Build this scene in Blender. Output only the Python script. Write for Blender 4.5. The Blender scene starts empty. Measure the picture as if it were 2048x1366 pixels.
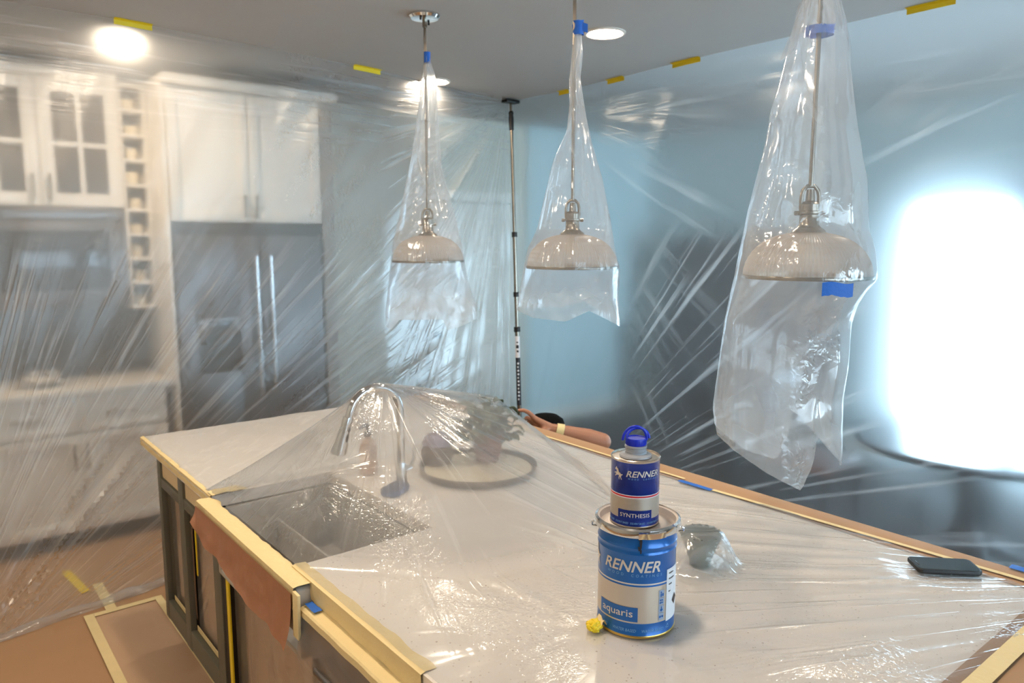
import bpy, bmesh, math, random
import numpy as np
from mathutils import Vector, Matrix, noise as mnoise
random.seed(7)
PI = math.pi
SC = bpy.context.scene
COL = SC.collection

# ------------------------------------------------------------------ camera, world, lights, exposure
cam_d = bpy.data.cameras.new('camera')
cam = bpy.data.objects.new('camera', cam_d)
COL.objects.link(cam)
cam.location = (0, 0, 1.73)
cam.rotation_euler = (PI / 2 - math.atan(203 / 1490), 0, -math.radians(38.8))
cam_d.sensor_width = 36
cam_d.lens = 36 * 1490 / 2048
cam_d.clip_start = 0.05
cam_d.dof.use_dof = True
cam_d.dof.focus_distance = 1.62
cam_d.dof.aperture_fstop = 6.3
SC.camera = cam
vs = SC.view_settings
vs.view_transform = 'Standard'
vs.look = 'None'
vs.gamma = 1
vs.use_curve_mapping = False
vs.exposure = 0.50
SC.cycles.max_bounces = 7
SC.cycles.diffuse_bounces = 3
SC.cycles.glossy_bounces = 3
SC.cycles.transmission_bounces = 6
SC.cycles.transparent_max_bounces = 12
SC.cycles.use_light_tree = False
SC.cycles.use_adaptive_sampling = True
SC.cycles.adaptive_threshold = 0.08
SC.cycles.adaptive_min_samples = 16
SC.cycles.sample_clamp_indirect = 4.0
SC.cycles.blur_glossy = 0.6

world = bpy.data.worlds.new('world')
SC.world = world
world.use_nodes = True
bg = world.node_tree.nodes['Background']
bg.inputs[0].default_value = (0.62, 0.80, 1.0, 1)
bg.inputs[1].default_value = 3.0

LAMP = 188.0            # radiance of each recessed lamp lens
DAY = 165.0            # daylight through the patio door, watts
BACK_FILL = 45.0         # fill daylight from the added, unseen window behind the camera, watts

def area(name, loc, rot, sx, sy, power, color):
    l = bpy.data.lights.new(name, 'AREA')
    l.shape = 'RECTANGLE'
    l.size = sx
    l.size_y = sy
    l.energy = power
    l.color = color
    o = bpy.data.objects.new(name, l)
    o.location = loc
    o.rotation_euler = rot
    COL.objects.link(o)
    return o

area('daylight_patio', (6.25, 1.85, 1.1), (0, PI / 2, 0), 2.1, 1.9, DAY, (0.60, 0.81, 1.0))
area('fill_dining', (4.8, -2.78, 1.5), (PI / 2, 0, 0), 1.75, 1.7, 300.0, (0.64, 0.83, 1.0))  # fill light added to brighten the dining wall
area('fill_rear', (1.6, -2.75, 1.5), (PI / 2, 0, 0), 3.2, 1.7, BACK_FILL, (0.80, 0.90, 1.0))  # fill added to bring daylight to the camera side

# ------------------------------------------------------------------ materials
def nt_new(name):
    m = bpy.data.materials.new(name)
    m.use_nodes = True
    nt = m.node_tree
    nt.nodes.clear()
    return m, nt

def N(nt, kind, **kw):
    n = nt.nodes.new(kind)
    for k, v in kw.items():
        if hasattr(n, k):
            setattr(n, k, v)
        else:
            n.inputs[k].default_value = v
    return n

def mathn(nt, op, a, b=None, c=None, clamp=False):
    n = nt.nodes.new('ShaderNodeMath')
    n.operation = op
    n.use_clamp = clamp
    for i, v in enumerate((a, b, c)):
        if v is None:
            continue
        if isinstance(v, (int, float)):
            n.inputs[i].default_value = v
        else:
            nt.links.new(v, n.inputs[i])
    return n.outputs[0]

def lin(r, g, b):
    f = lambda c: (c / 255 / 12.92) if c / 255 <= 0.04045 else ((c / 255 + 0.055) / 1.055) ** 2.4
    return (f(r), f(g), f(b), 1)

MATS = {}
def mat(name, col, rough=0.5, metal=0.0, var=0.06, vscale=8.0, bump=0.0, bscale=60.0, spec=0.5, trans=0.0, stretch=(1, 1, 1), coat=0.0, sss=0.0):
    """opaque procedural material: base colour with a faint noise variation and optional bump"""
    if name in MATS:
        return MATS[name]
    m, nt = nt_new(name)
    out = N(nt, 'ShaderNodeOutputMaterial')
    b = N(nt, 'ShaderNodeBsdfPrincipled')
    b.inputs['Roughness'].default_value = rough
    b.inputs['Metallic'].default_value = metal
    b.inputs['Specular IOR Level'].default_value = spec
    b.inputs['Transmission Weight'].default_value = trans
    b.inputs['Coat Weight'].default_value = coat
    b.inputs['Subsurface Weight'].default_value = sss
    nt.links.new(b.outputs[0], out.inputs[0])
    tc = N(nt, 'ShaderNodeTexCoord')
    mp = N(nt, 'ShaderNodeMapping')
    mp.inputs['Scale'].default_value = stretch
    nt.links.new(tc.outputs['Object'], mp.inputs[0])
    no = N(nt, 'ShaderNodeTexNoise')
    no.inputs['Scale'].default_value = vscale
    no.inputs['Detail'].default_value = 4
    nt.links.new(mp.outputs[0], no.inputs['Vector'])
    mx = N(nt, 'ShaderNodeMix', data_type='RGBA')
    c = Vector(col[:3])
    mx.inputs[6].default_value = (*(c * (1 - var)), 1)
    mx.inputs[7].default_value = (*(c * (1 + var)), 1)
    nt.links.new(no.outputs[0], mx.inputs[0])
    nt.links.new(mx.outputs[2], b.inputs['Base Color'])
    if bump > 0:
        n2 = N(nt, 'ShaderNodeTexNoise')
        n2.inputs['Scale'].default_value = bscale
        n2.inputs['Detail'].default_value = 3
        nt.links.new(mp.outputs[0], n2.inputs['Vector'])
        bp = N(nt, 'ShaderNodeBump')
        bp.inputs['Strength'].default_value = bump
        bp.inputs['Distance'].default_value = 0.004
        nt.links.new(n2.outputs[0], bp.inputs['Height'])
        nt.links.new(bp.outputs[0], b.inputs['Normal'])
    MATS[name] = m
    return m

def emat(name, col, strength):
    m, nt = nt_new(name)
    out = N(nt, 'ShaderNodeOutputMaterial')
    e = N(nt, 'ShaderNodeEmission')
    e.inputs[0].default_value = col
    e.inputs[1].default_value = strength
    nt.links.new(e.outputs[0], out.inputs[0])
    MATS[name] = m
    return m

def quartz():
    m, nt = nt_new('quartz')
    out = N(nt, 'ShaderNodeOutputMaterial')
    b = N(nt, 'ShaderNodeBsdfPrincipled')
    b.inputs['Roughness'].default_value = 0.35
    nt.links.new(b.outputs[0], out.inputs[0])
    tc = N(nt, 'ShaderNodeTexCoord')
    v = N(nt, 'ShaderNodeTexVoronoi')
    v.inputs['Scale'].default_value = 95
    nt.links.new(tc.outputs['Object'], v.inputs['Vector'])
    no = N(nt, 'ShaderNodeTexNoise')
    no.inputs['Scale'].default_value = 38
    nt.links.new(tc.outputs['Object'], no.inputs['Vector'])
    thr = mathn(nt, 'MULTIPLY_ADD', no.outputs[0], 0.55, -0.14)
    spk = mathn(nt, 'LESS_THAN', v.outputs['Distance'], thr)
    cr = N(nt, 'ShaderNodeMix', data_type='RGBA')
    cr.inputs[6].default_value = lin(150, 124, 100)
    cr.inputs[7].default_value = lin(240, 232, 224)
    nt.links.new(v.outputs['Color'], cr.inputs[0])
    mx = N(nt, 'ShaderNodeMix', data_type='RGBA')
    mx.inputs[6].default_value = lin(236, 226, 216)
    nt.links.new(cr.outputs[2], mx.inputs[7])
    nt.links.new(spk, mx.inputs[0])
    nt.links.new(mx.outputs[2], b.inputs['Base Color'])
    return m

def film(name, tint=(0.93, 0.95, 0.97), haze=0.5, hrough=0.35, hior=1.2, veil=0.15, kv=0.3, gloss=1.0, grough=0.2, gcap=0.20,
         fans=(), wide=0.0, wrough=0.75, lift=None, lo=0.55, hi=0.75, crinkle=0.25, cscale=45.0, bump=0.6, bdist=0.004, cmask=0.0):
    """thin polythene: part clear, part forward-scattering haze, part white veil, with a glossy skin.
    fans = (cu, cv, k_angle, k_radius, amount): tension creases that radiate from a point of the sheet (UV in metres)"""
    m, nt = nt_new(name)
    out = N(nt, 'ShaderNodeOutputMaterial')
    uv = N(nt, 'ShaderNodeUVMap', uv_map='UVMap')
    sep = N(nt, 'ShaderNodeSeparateXYZ')
    nt.links.new(uv.outputs[0], sep.inputs[0])
    S = None
    for i, fan in enumerate(fans):
        cu, cv, ka, kr, amt = fan[:5]
        dx = mathn(nt, 'SUBTRACT', sep.outputs[0], cu)
        dy = mathn(nt, 'SUBTRACT', sep.outputs[1], cv)
        th = mathn(nt, 'ARCTAN2', dy, dx)
        rr = mathn(nt, 'SQRT', mathn(nt, 'ADD', mathn(nt, 'MULTIPLY', dx, dx), mathn(nt, 'MULTIPLY', dy, dy)))
        if ka < 0:      # parallel creases along u
            a_, r_ = mathn(nt, 'MULTIPLY', dy, -ka), mathn(nt, 'MULTIPLY', dx, kr)
        else:
            a_, r_ = mathn(nt, 'MULTIPLY', th, ka), mathn(nt, 'MULTIPLY', rr, kr)
        cb = N(nt, 'ShaderNodeCombineXYZ')
        nt.links.new(a_, cb.inputs[0])
        nt.links.new(r_, cb.inputs[1])
        cb.inputs[2].default_value = 3.7 * i
        no = N(nt, 'ShaderNodeTexNoise')
        no.inputs['Scale'].default_value = 1.0
        no.inputs['Detail'].default_value = 2.0
        no.inputs['Roughness'].default_value = 0.65
        nt.links.new(cb.outputs[0], no.inputs['Vector'])
        mr = N(nt, 'ShaderNodeMapRange')
        mr.inputs['From Min'].default_value = lo
        mr.inputs['From Max'].default_value = hi
        mr.inputs['To Max'].default_value = amt
        nt.links.new(no.outputs[0], mr.inputs['Value'])
        sv = mr.outputs[0]
        if len(fan) > 5:        # the patch of sheet where these creases show: u0, u1, v0, v1 with soft edges
            u0, u1, v0, v1 = fan[5]
            for out_, a_, b_ in ((0, u0, u0 + .35), (0, u1, u1 - .35), (1, v0, v0 + .35), (1, v1, v1 - .35)):
                ms = N(nt, 'ShaderNodeMapRange', interpolation_type='SMOOTHSTEP')
                ms.inputs['From Min'].default_value = a_
                ms.inputs['From Max'].default_value = b_
                nt.links.new(sep.outputs[out_], ms.inputs['Value'])
                sv = mathn(nt, 'MULTIPLY', sv, ms.outputs[0])
        S = sv if S is None else mathn(nt, 'MAXIMUM', S, sv)
    cn = N(nt, 'ShaderNodeTexNoise')
    cn.inputs['Scale'].default_value = cscale
    cn.inputs['Detail'].default_value = 2.0
    cn.inputs['Distortion'].default_value = 0.8
    tc = N(nt, 'ShaderNodeTexCoord')
    nt.links.new(tc.outputs['Object'], cn.inputs['Vector'])
    ck = mathn(nt, 'MULTIPLY', cn.outputs[0], crinkle)
    if cmask > 0:
        mk = N(nt, 'ShaderNodeTexNoise')
        mk.inputs['Scale'].default_value = cmask
        mk.inputs['Detail'].default_value = 1.0
        nt.links.new(tc.outputs['Object'], mk.inputs['Vector'])
        mr = N(nt, 'ShaderNodeMapRange')
        mr.inputs['From Min'].default_value = 0.45
        mr.inputs['From Max'].default_value = 0.7
        nt.links.new(mk.outputs[0], mr.inputs['Value'])
        ck = mathn(nt, 'MULTIPLY', ck, mr.outputs[0])
    if S is None:
        h, vf = ck, None
    else:
        h = mathn(nt, 'ADD', S, ck)
        vf = mathn(nt, 'MULTIPLY_ADD', S, kv, veil, clamp=True)
    bp = N(nt, 'ShaderNodeBump')
    bp.inputs['Strength'].default_value = bump
    bp.inputs['Distance'].default_value = bdist
    nt.links.new(h, bp.inputs['Height'])
    tr = N(nt, 'ShaderNodeBsdfTransparent')
    tr.inputs[0].default_value = (*tint, 1)
    rf = N(nt, 'ShaderNodeBsdfRefraction')
    rf.inputs['Color'].default_value = (*tint, 1)
    rf.inputs['Roughness'].default_value = hrough
    rf.inputs['IOR'].default_value = hior
    geo = N(nt, 'ShaderNodeNewGeometry')
    nt.links.new(geo.outputs['Incoming'], rf.inputs['Normal'])
    m1 = N(nt, 'ShaderNodeMixShader')
    m1.inputs[0].default_value = haze
    nt.links.new(tr.outputs[0], m1.inputs[1])
    nt.links.new(rf.outputs[0], m1.inputs[2])
    lf = None
    if lift is not None:        # lifted film is taut and cloudier than film lying flat
        at_ = N(nt, 'ShaderNodeAttribute', attribute_name='lift')
        lf = at_.outputs['Fac']
        nt.links.new(mathn(nt, 'MULTIPLY_ADD', lf, lift[0], haze), m1.inputs[0])
        vf = mathn(nt, 'MULTIPLY_ADD', lf, lift[1], vf if vf is not None else veil, clamp=True)
    if wide > 0:
        rw = N(nt, 'ShaderNodeBsdfRefraction')
        rw.inputs['Color'].default_value = (*tint, 1)
        rw.inputs['Roughness'].default_value = wrough
        rw.inputs['IOR'].default_value = 1.45
        nt.links.new(geo.outputs['Incoming'], rw.inputs['Normal'])
        mw = N(nt, 'ShaderNodeMixShader')
        mw.inputs[0].default_value = wide
        nt.links.new(m1.outputs[0], mw.inputs[1])
        nt.links.new(rw.outputs[0], mw.inputs[2])
        m1 = mw
    df = N(nt, 'ShaderNodeBsdfDiffuse')
    df.inputs[0].default_value = (0.86, 0.88, 0.90, 1)
    tl = N(nt, 'ShaderNodeBsdfTranslucent')
    tl.inputs[0].default_value = (0.86, 0.88, 0.90, 1)
    m2 = N(nt, 'ShaderNodeMixShader')
    m2.inputs[0].default_value = 0.5
    nt.links.new(df.outputs[0], m2.inputs[1])
    nt.links.new(tl.outputs[0], m2.inputs[2])
    m3 = N(nt, 'ShaderNodeMixShader')
    m3.inputs[0].default_value = veil
    if vf is not None:
        nt.links.new(vf, m3.inputs[0])
    nt.links.new(m1.outputs[0], m3.inputs[1])
    nt.links.new(m2.outputs[0], m3.inputs[2])
    gl = N(nt, 'ShaderNodeBsdfGlossy')
    gl.inputs['Roughness'].default_value = grough
    fr = N(nt, 'ShaderNodeFresnel')
    fr.inputs['IOR'].default_value = 1.5
    for n_ in (gl, fr, df, tl):
        nt.links.new(bp.outputs[0], n_.inputs['Normal'])
    ff = mathn(nt, 'MINIMUM', mathn(nt, 'MULTIPLY', fr.outputs[0], gloss), gcap)
    m4 = N(nt, 'ShaderNodeMixShader')
    nt.links.new(ff, m4.inputs[0])
    nt.links.new(m3.outputs[0], m4.inputs[1])
    nt.links.new(gl.outputs[0], m4.inputs[2])
    nt.links.new(m4.outputs[0], out.inputs[0])
    return m

def clear_glass(name, tint=(0.9, 0.95, 0.95)):
    m, nt = nt_new(name)
    out = N(nt, 'ShaderNodeOutputMaterial')
    tr = N(nt, 'ShaderNodeBsdfTransparent')
    tr.inputs[0].default_value = (*tint, 1)
    gl = N(nt, 'ShaderNodeBsdfGlossy')
    gl.inputs['Roughness'].default_value = 0.03
    fr = N(nt, 'ShaderNodeFresnel')
    fr.inputs['IOR'].default_value = 1.45
    mx = N(nt, 'ShaderNodeMixShader')
    nt.links.new(fr.outputs[0], mx.inputs[0])
    nt.links.new(tr.outputs[0], mx.inputs[1])
    nt.links.new(gl.outputs[0], mx.inputs[2])
    nt.links.new(mx.outputs[0], out.inputs[0])
    return m

M_white = mat('white_paint', lin(236, 228, 216), 0.35, var=0.02)
M_wallk = mat('greige_wall', lin(205, 200, 186), 0.8, var=0.02, bump=0.05, bscale=200)
M_wallr = mat('pale_blue_wall', lin(186, 208, 212), 0.8, var=0.02, bump=0.05, bscale=200)
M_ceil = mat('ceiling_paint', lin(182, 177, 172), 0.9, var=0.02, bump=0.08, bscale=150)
M_floor = mat('dark_floor_wood', lin(44, 38, 36), 0.85, spec=0.15, var=0.2, vscale=4, stretch=(1, 12, 1))
M_paper = mat('brown_masking_paper', lin(170, 132, 96), 0.75, var=0.06, vscale=3, bump=0.35, bscale=6)
M_paper2 = mat('pale_masking_paper', lin(190, 156, 126), 0.7, var=0.06, vscale=3, bump=0.3, bscale=7)
M_kraft = mat('crumpled_brown_paper', lin(166, 114, 84), 0.55, var=0.12, vscale=10, bump=0.8, bscale=16)
M_mask = mat('cream_masking_tape', lin(226, 204, 152), 0.7, var=0.05, vscale=14, bump=0.5, bscale=70)
M_maskp = mat('masking_paper_strip', lin(212, 190, 150), 0.7, var=0.05, vscale=14, bump=0.3, bscale=40)
M_yellow = mat('yellow_tape', lin(232, 200, 30), 0.5, var=0.05)
M_blue = mat('blue_tape', lin(18, 96, 190), 0.55, var=0.08, vscale=30, bump=0.3, bscale=90)
M_cab = mat('grey_green_cabinet', lin(98, 96, 84), 0.5, var=0.05)
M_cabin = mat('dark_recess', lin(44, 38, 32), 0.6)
M_steel = mat('stainless', lin(128, 122, 120), 0.32, 1.0, var=0.08, vscale=3, stretch=(1, 1, 40))
M_steel_d = mat('dark_stainless', lin(112, 108, 108), 0.36, 0.85, var=0.08, vscale=3, stretch=(40, 40, 1))
M_chrome = mat('chrome', lin(222, 222, 222), 0.08, 1.0, var=0.02)
M_nickel = mat('brushed_nickel', lin(150, 140, 128), 0.25, 1.0, var=0.05)
M_black = mat('black_plastic', lin(16, 16, 18), 0.5)
M_blackgl = mat('black_glass', lin(24, 26, 30), 0.08, coat=0.3)
M_tile = mat('dark_splash_tile', lin(62, 58, 56), 0.2, var=0.15, vscale=20)
M_darkwood = mat('dark_dining_wood', lin(40, 38, 44), 0.25, var=0.2, vscale=5, stretch=(1, 10, 1))
M_seat = mat('brown_leather', lin(110, 78, 66), 0.5)
M_quartz = quartz()
M_top2 = mat('light_worktop', lin(214, 204, 190), 0.3, var=0.06, vscale=60)
M_ceram = mat('cream_ceramic', lin(232, 218, 190), 0.3)
M_terra = mat('terracotta', lin(128, 72, 58), 0.75, var=0.1, vscale=30)
M_leaf = mat('grey_green_leaf', lin(86, 92, 66), 0.5, var=0.3, vscale=25)
M_skin = mat('skin', lin(164, 112, 86), 0.5, var=0.09, vscale=12, bump=0.12, bscale=120)
M_nail = mat('nail', lin(214, 158, 136), 0.3)
M_shirt = mat('dark_shirt', lin(48, 52, 62), 0.9, bump=0.4, bscale=30)
M_jeans = mat('work_trousers', lin(60, 66, 80), 0.9, bump=0.4, bscale=40)
M_hair = mat('dark_hair', lin(30, 24, 20), 0.6)
M_band = mat('pale_wristband', lin(226, 206, 150), 0.6)
M_purple = mat('lilac_glaze', lin(150, 140, 160), 0.35)
M_brownglaze = mat('brown_glaze', lin(96, 74, 58), 0.4)
M_dishglass = mat('sage_ceramic', lin(120, 126, 112), 0.3, var=0.1, vscale=20)
M_glassc = clear_glass('clear_pane')
M_lens = emat('lamp_lens', (1.0, 0.82, 0.62, 1), LAMP)
M_film_left = film('film_left', haze=0.96, hrough=0.24, hior=1.2, veil=0.17, kv=0.40, gloss=1.0, grough=0.22, gcap=0.14, wide=0.13, wrough=0.62,
                   fans=((-0.15, -0.25, 58.0, 1.3, 0.58, (-2, 3.1, -1, 1.8)), (3.5, 2.72, 38.0, 0.6, 0.42, (2.2, 4, -1, 3)), (0, 2.7, -26.0, 1.2, 0.35, (-2, 4, 2.2, 3.2))),
                   lo=0.51, hi=0.72, crinkle=0.08, cscale=60, bump=0.6, bdist=0.010)
M_film_right = film('film_right', haze=0.97, hrough=0.36, hior=1.3, veil=0.09, kv=0.45, gloss=0.9, grough=0.22, gcap=0.14, wide=0.30, wrough=0.62,
                    fans=((4.4, -0.6, 46.0, 0.55, 0.9, (-3, 3.3, -1, 1.9)), (3.0, 1.6, 20.0, 0.6, 0.5, (-3, 1.9, 1.3, 2.6)), (4.4, 2.75, 26.0, 0.7, 0.3, (2.4, 5, -1, 3)), (0, 2.7, -24.0, 0.8, 0.35, (-3, 5, 2.2, 3.2))),
                    lo=0.55, hi=0.74, crinkle=0.08, cscale=60, bump=0.5, bdist=0.008)
M_film_island = film('film_island', haze=0.10, hrough=0.30, hior=1.2, veil=0.12, kv=0.35, gloss=1.4, grough=0.11, gcap=0.42, lift=(0.36, 0.12),
                     fans=((1.16, 2.10, 17.0, 1.6, 0.55, (-1, 3, 1.0, 3)), (2.5, 0.15, 38.0, 1.2, 0.8, (1.0, 3, -1, 1.9)), (0.825, 1.95, 9.0, 6.0, 0.5, (.3, 1.2, 1.6, 2.3))),
                     lo=0.56, hi=0.77, crinkle=1.0, cscale=85, bump=0.65, bdist=0.005, cmask=4.0)
M_film_far = film('film_far', haze=0.1, hrough=0.3, veil=0.30, kv=0.2, gloss=1.2, grough=0.15,
                  fans=((0.2, 2.1, 22.0, 4.0, 0.3),), crinkle=0.8, cscale=34, bump=0.7, bdist=0.006)
M_film_bag = film('film_bag', haze=0.06, hrough=0.25, veil=0.20, kv=0.35, gloss=1.3, grough=0.09, gcap=0.20, lift=(0.35, 0.25),
                  fans=((0.0, 3.0, 9.0, 2.0, 0.4),), crinkle=0.9, cscale=38, bump=0.9, bdist=0.006, cmask=7.0)
M_film_door = film('film_door', haze=0.3, hrough=0.3, veil=0.12, kv=0.35, gloss=1.2, grough=0.15,
                   fans=((2.3, 0.95, 16.0, 3.0, 0.5),), crinkle=0.5, cscale=18, bump=0.7, bdist=0.008)

# ------------------------------------------------------------------ mesh helpers
class MB:
    def __init__(self):
        self.v, self.f, self.mi = [], [], []

    def add(self, vs_, fs_, mi=0):
        o = len(self.v)
        self.v += [tuple(p) for p in vs_]
        self.f += [tuple(i + o for i in f) for f in fs_]
        self.mi += [mi] * len(fs_)
        return self

    def box(self, lo, hi, bevel=0.0, mi=0, seg=2, rot=None, about=None):
        bm = bmesh.new()
        bmesh.ops.create_cube(bm, size=1)
        sx, sy, sz = (hi[i] - lo[i] for i in range(3))
        for v in bm.verts:
            v.co = Vector((lo[0] + (v.co.x + .5) * sx, lo[1] + (v.co.y + .5) * sy, lo[2] + (v.co.z + .5) * sz))
        if bevel > 0:
            b = min(bevel, 0.49 * min(sx, sy, sz))
            bmesh.ops.bevel(bm, geom=bm.edges[:], offset=b, segments=seg, affect='EDGES', profile=0.5)
        if rot is not None:
            c = Vector(about) if about is not None else Vector(((lo[0] + hi[0]) / 2, (lo[1] + hi[1]) / 2, (lo[2] + hi[2]) / 2))
            for v in bm.verts:
                v.co = c + rot @ (v.co - c)
        bm.verts.index_update()
        self.add([v.co[:] for v in bm.verts], [[v.index for v in f.verts] for f in bm.faces], mi)
        bm.free()
        return self

    def lathe(self, prof, c=(0, 0, 0), seg=32, mi=0, axis=None, arc=2 * PI, a0=0.0, mis=None):
        """prof: list of (r, z). A full turn closes; caps left to the profile (r=0 ends are merged as fans)"""
        full = abs(arc - 2 * PI) < 1e-6
        n = seg if full else seg + 1
        M = axis if axis is not None else Matrix.Identity(3)
        vs_, fs_, ms_ = [], [], []
        rows = []
        for r, z in prof:
            if r < 1e-7:
                rows.append([len(vs_)] * n)
                vs_.append(Vector(c) + M @ Vector((0, 0, z)))
            else:
                row = []
                for k in range(n):
                    a = a0 + arc * k / seg
                    row.append(len(vs_))
                    vs_.append(Vector(c) + M @ Vector((r * math.cos(a), r * math.sin(a), z)))
                rows.append(row)
        for i in range(len(rows) - 1):
            for k in range(seg):
                k2 = (k + 1) % n
                q = []
                for t in (rows[i][k], rows[i][k2], rows[i + 1][k2], rows[i + 1][k]):
                    if t not in q:
                        q.append(t)
                if len(q) >= 3:
                    fs_.append(q)
                    ms_.append(mis[i] if mis else mi)
        o = len(self.v)
        self.v += [tuple(p) for p in vs_]
        self.f += [tuple(i + o for i in f) for f in fs_]
        self.mi += ms_
        return self

    def tube(self, pts, r, seg=10, mi=0, cap=True, closed=False):
        pts = [Vector(p) for p in pts]
        rs = r if isinstance(r, (list, tuple)) else [r] * len(pts)
        n = len(pts)
        vs_, fs_ = [], []
        up = None
        for i, p in enumerate(pts):
            if closed:
                t = (pts[(i + 1) % n] - pts[i - 1]).normalized()
            else:
                t = (pts[min(i + 1, n - 1)] - pts[max(i - 1, 0)]).normalized()
            if up is None:
                up = Vector((0, 0, 1)) if abs(t.z) < 0.9 else Vector((1, 0, 0))
            x = t.cross(up).normalized()
            up = x.cross(t).normalized()
            for k in range(seg):
                a = 2 * PI * k / seg
                vs_.append(p + (x * math.cos(a) + up * math.sin(a)) * rs[i])
        for i in range(n if closed else n - 1):
            j = (i + 1) % n
            for k in range(seg):
                k2 = (k + 1) % seg
                fs_.append((i * seg + k, i * seg + k2, j * seg + k2, j * seg + k))
        if cap and not closed:
            fs_.append(tuple(range(seg))[::-1])
            fs_.append(tuple((n - 1) * seg + k for k in range(seg)))
        return self.add(vs_, fs_, mi)

    def sphere(self, c, r, seg=16, rings=10, mi=0, scale=(1, 1, 1), rot=None):
        M = rot if rot is not None else Matrix.Identity(3)
        prof = [(math.sin(PI * i / rings), -math.cos(PI * i / rings)) for i in range(rings + 1)]
        D = M @ Matrix.Diagonal(Vector(scale)) * r
        return self.lathe([(max(a, 0) if 0 < i < rings else 0, b) for i, (a, b) in enumerate(prof)], c, seg, mi, axis=D)

    def grid(self, P, mi=0):
        """P: rows of points"""
        nr, nc = len(P), len(P[0])
        vs_ = [p for row in P for p in row]
        fs_ = [(i * nc + j, i * nc + j + 1, (i + 1) * nc + j + 1, (i + 1) * nc + j) for i in range(nr - 1) for j in range(nc - 1)]
        return self.add(vs_, fs_, mi)

    def prism(self, poly, z0, z1, mi=0):
        n = len(poly)
        vs_ = [(x, y, z0) for x, y in poly] + [(x, y, z1) for x, y in poly]
        fs_ = [tuple(range(n))[::-1], tuple(range(n, 2 * n))] + [(i, (i + 1) % n, n + (i + 1) % n, n + i) for i in range(n)]
        return self.add(vs_, fs_, mi)

    def build(self, name, mats, parent=None, smooth=True, loc=None, uv=None, fix=True):
        me = bpy.data.meshes.new(name)
        base = Vector(loc) if loc is not None else None
        vs_ = self.v if base is None else [tuple(Vector(p) - base) for p in self.v]
        me.from_pydata(vs_, [], self.f)
        if not isinstance(mats, (list, tuple)):
            mats = [mats]
        for m in mats:
            me.materials.append(m)
        if len(mats) > 1:
            me.polygons.foreach_set('material_index', self.mi)
        if fix:
            bm = bmesh.new()
            bm.from_mesh(me)
            bmesh.ops.recalc_face_normals(bm, faces=bm.faces[:])
            bm.to_mesh(me)
            bm.free()
        if smooth:
            me.polygons.foreach_set('use_smooth', [True] * len(me.polygons))
            try:
                me.set_sharp_from_angle(angle=math.radians(38))
            except Exception:
                pass
        if uv is not None:
            lay = me.uv_layers.new(name='UVMap')
            li = np.empty(len(me.loops), dtype=np.int32)
            me.loops.foreach_get('vertex_index', li)
            lay.data.foreach_set('uv', np.asarray(uv, dtype=np.float32)[li].ravel())
        o = bpy.data.objects.new(name, me)
        COL.objects.link(o)
        if base is not None:
            o.location = base
        if parent is not None:
            o.parent = parent
        return o

def tag(o, label=None, cat=None, group=None, kind=None):
    if label: o['label'] = label
    if cat: o['category'] = cat
    if group: o['group'] = group
    if kind: o['kind'] = kind
    return o

def thing(name, label, cat, loc=(0, 0, 0), rz=0.0, group=None):
    o = bpy.data.objects.new(name, None)
    o.empty_display_size = 0.05
    COL.objects.link(o)
    o.location = loc
    o.rotation_euler = (0, 0, rz)
    return tag(o, label, cat, group)

def struct(o, label=None):
    o['kind'] = 'structure'
    if label: o['label'] = label
    return o

def copy_tree(root, loc=None):
    r = root.copy()
    COL.objects.link(r)
    if loc is not None:
        r.location = loc
    for ch in [o for o in bpy.data.objects if o.parent == root]:
        c = ch.copy()
        COL.objects.link(c)
        c.parent = r
        for g in [o for o in bpy.data.objects if o.parent == ch]:
            d = g.copy()
            COL.objects.link(d)
            d.parent = c
    return r

def nz(x, y, z=0.0):
    return mnoise.noise(Vector((x, y, z)))

# ------------------------------------------------------------------ the room
CZ = 2.74
X0, X1, Y0, Y1 = -1.7, 6.0, -2.6, 5.25
struct(MB().box((X0 - .1, Y0 - .1, -.1), (X1 + .1, Y1 + .1, 0)).build('floor', M_floor), 'dark wooden floor under the masking paper')
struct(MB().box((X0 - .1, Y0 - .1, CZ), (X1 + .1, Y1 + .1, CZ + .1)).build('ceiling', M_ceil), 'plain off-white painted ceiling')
struct(MB().box((X0 - .1, Y1, 0), (X1 + .1, Y1 + .1, CZ)).build('wall_back', M_wallk), 'greige wall behind the fridge and the panelled door')
struct(MB().box((X0 - .1, Y0, 0), (X0, Y1, CZ)).build('wall_left', M_wallk))
# window wall with an opening for the patio door
wy0, wy1, wz0, wz1 = 0.95, 2.62, 0.10, 2.02
w = MB()
w.box((X1, Y0, 0), (X1 + .1, wy0, CZ)).box((X1, wy1, 0), (X1 + .1, Y1, CZ))
w.box((X1, wy0, wz1), (X1 + .1, wy1, CZ)).box((X1, wy0, 0), (X1 + .1, wy1, wz0))
struct(w.build('wall_right', M_wallr), 'pale blue wall around the bright patio window')
w = MB()
fx0, fx1, fz0, fz1 = 0.0, 3.2, 0.65, 2.35
w.box((X0, Y0 - .1, 0), (fx0, Y0, CZ)).box((fx1, Y0 - .1, 0), (3.9, Y0, CZ)).box((5.7, Y0 - .1, 0), (X1, Y0, CZ))
w.box((3.9, Y0 - .1, fz1), (5.7, Y0, CZ)).box((3.9, Y0 - .1, 0), (5.7, Y0, fz0))
w.box((fx0, Y0 - .1, fz1), (fx1, Y0, CZ)).box((fx0, Y0 - .1, 0), (fx1, Y0, fz0))
struct(w.build('wall_front', M_wallk))

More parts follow.
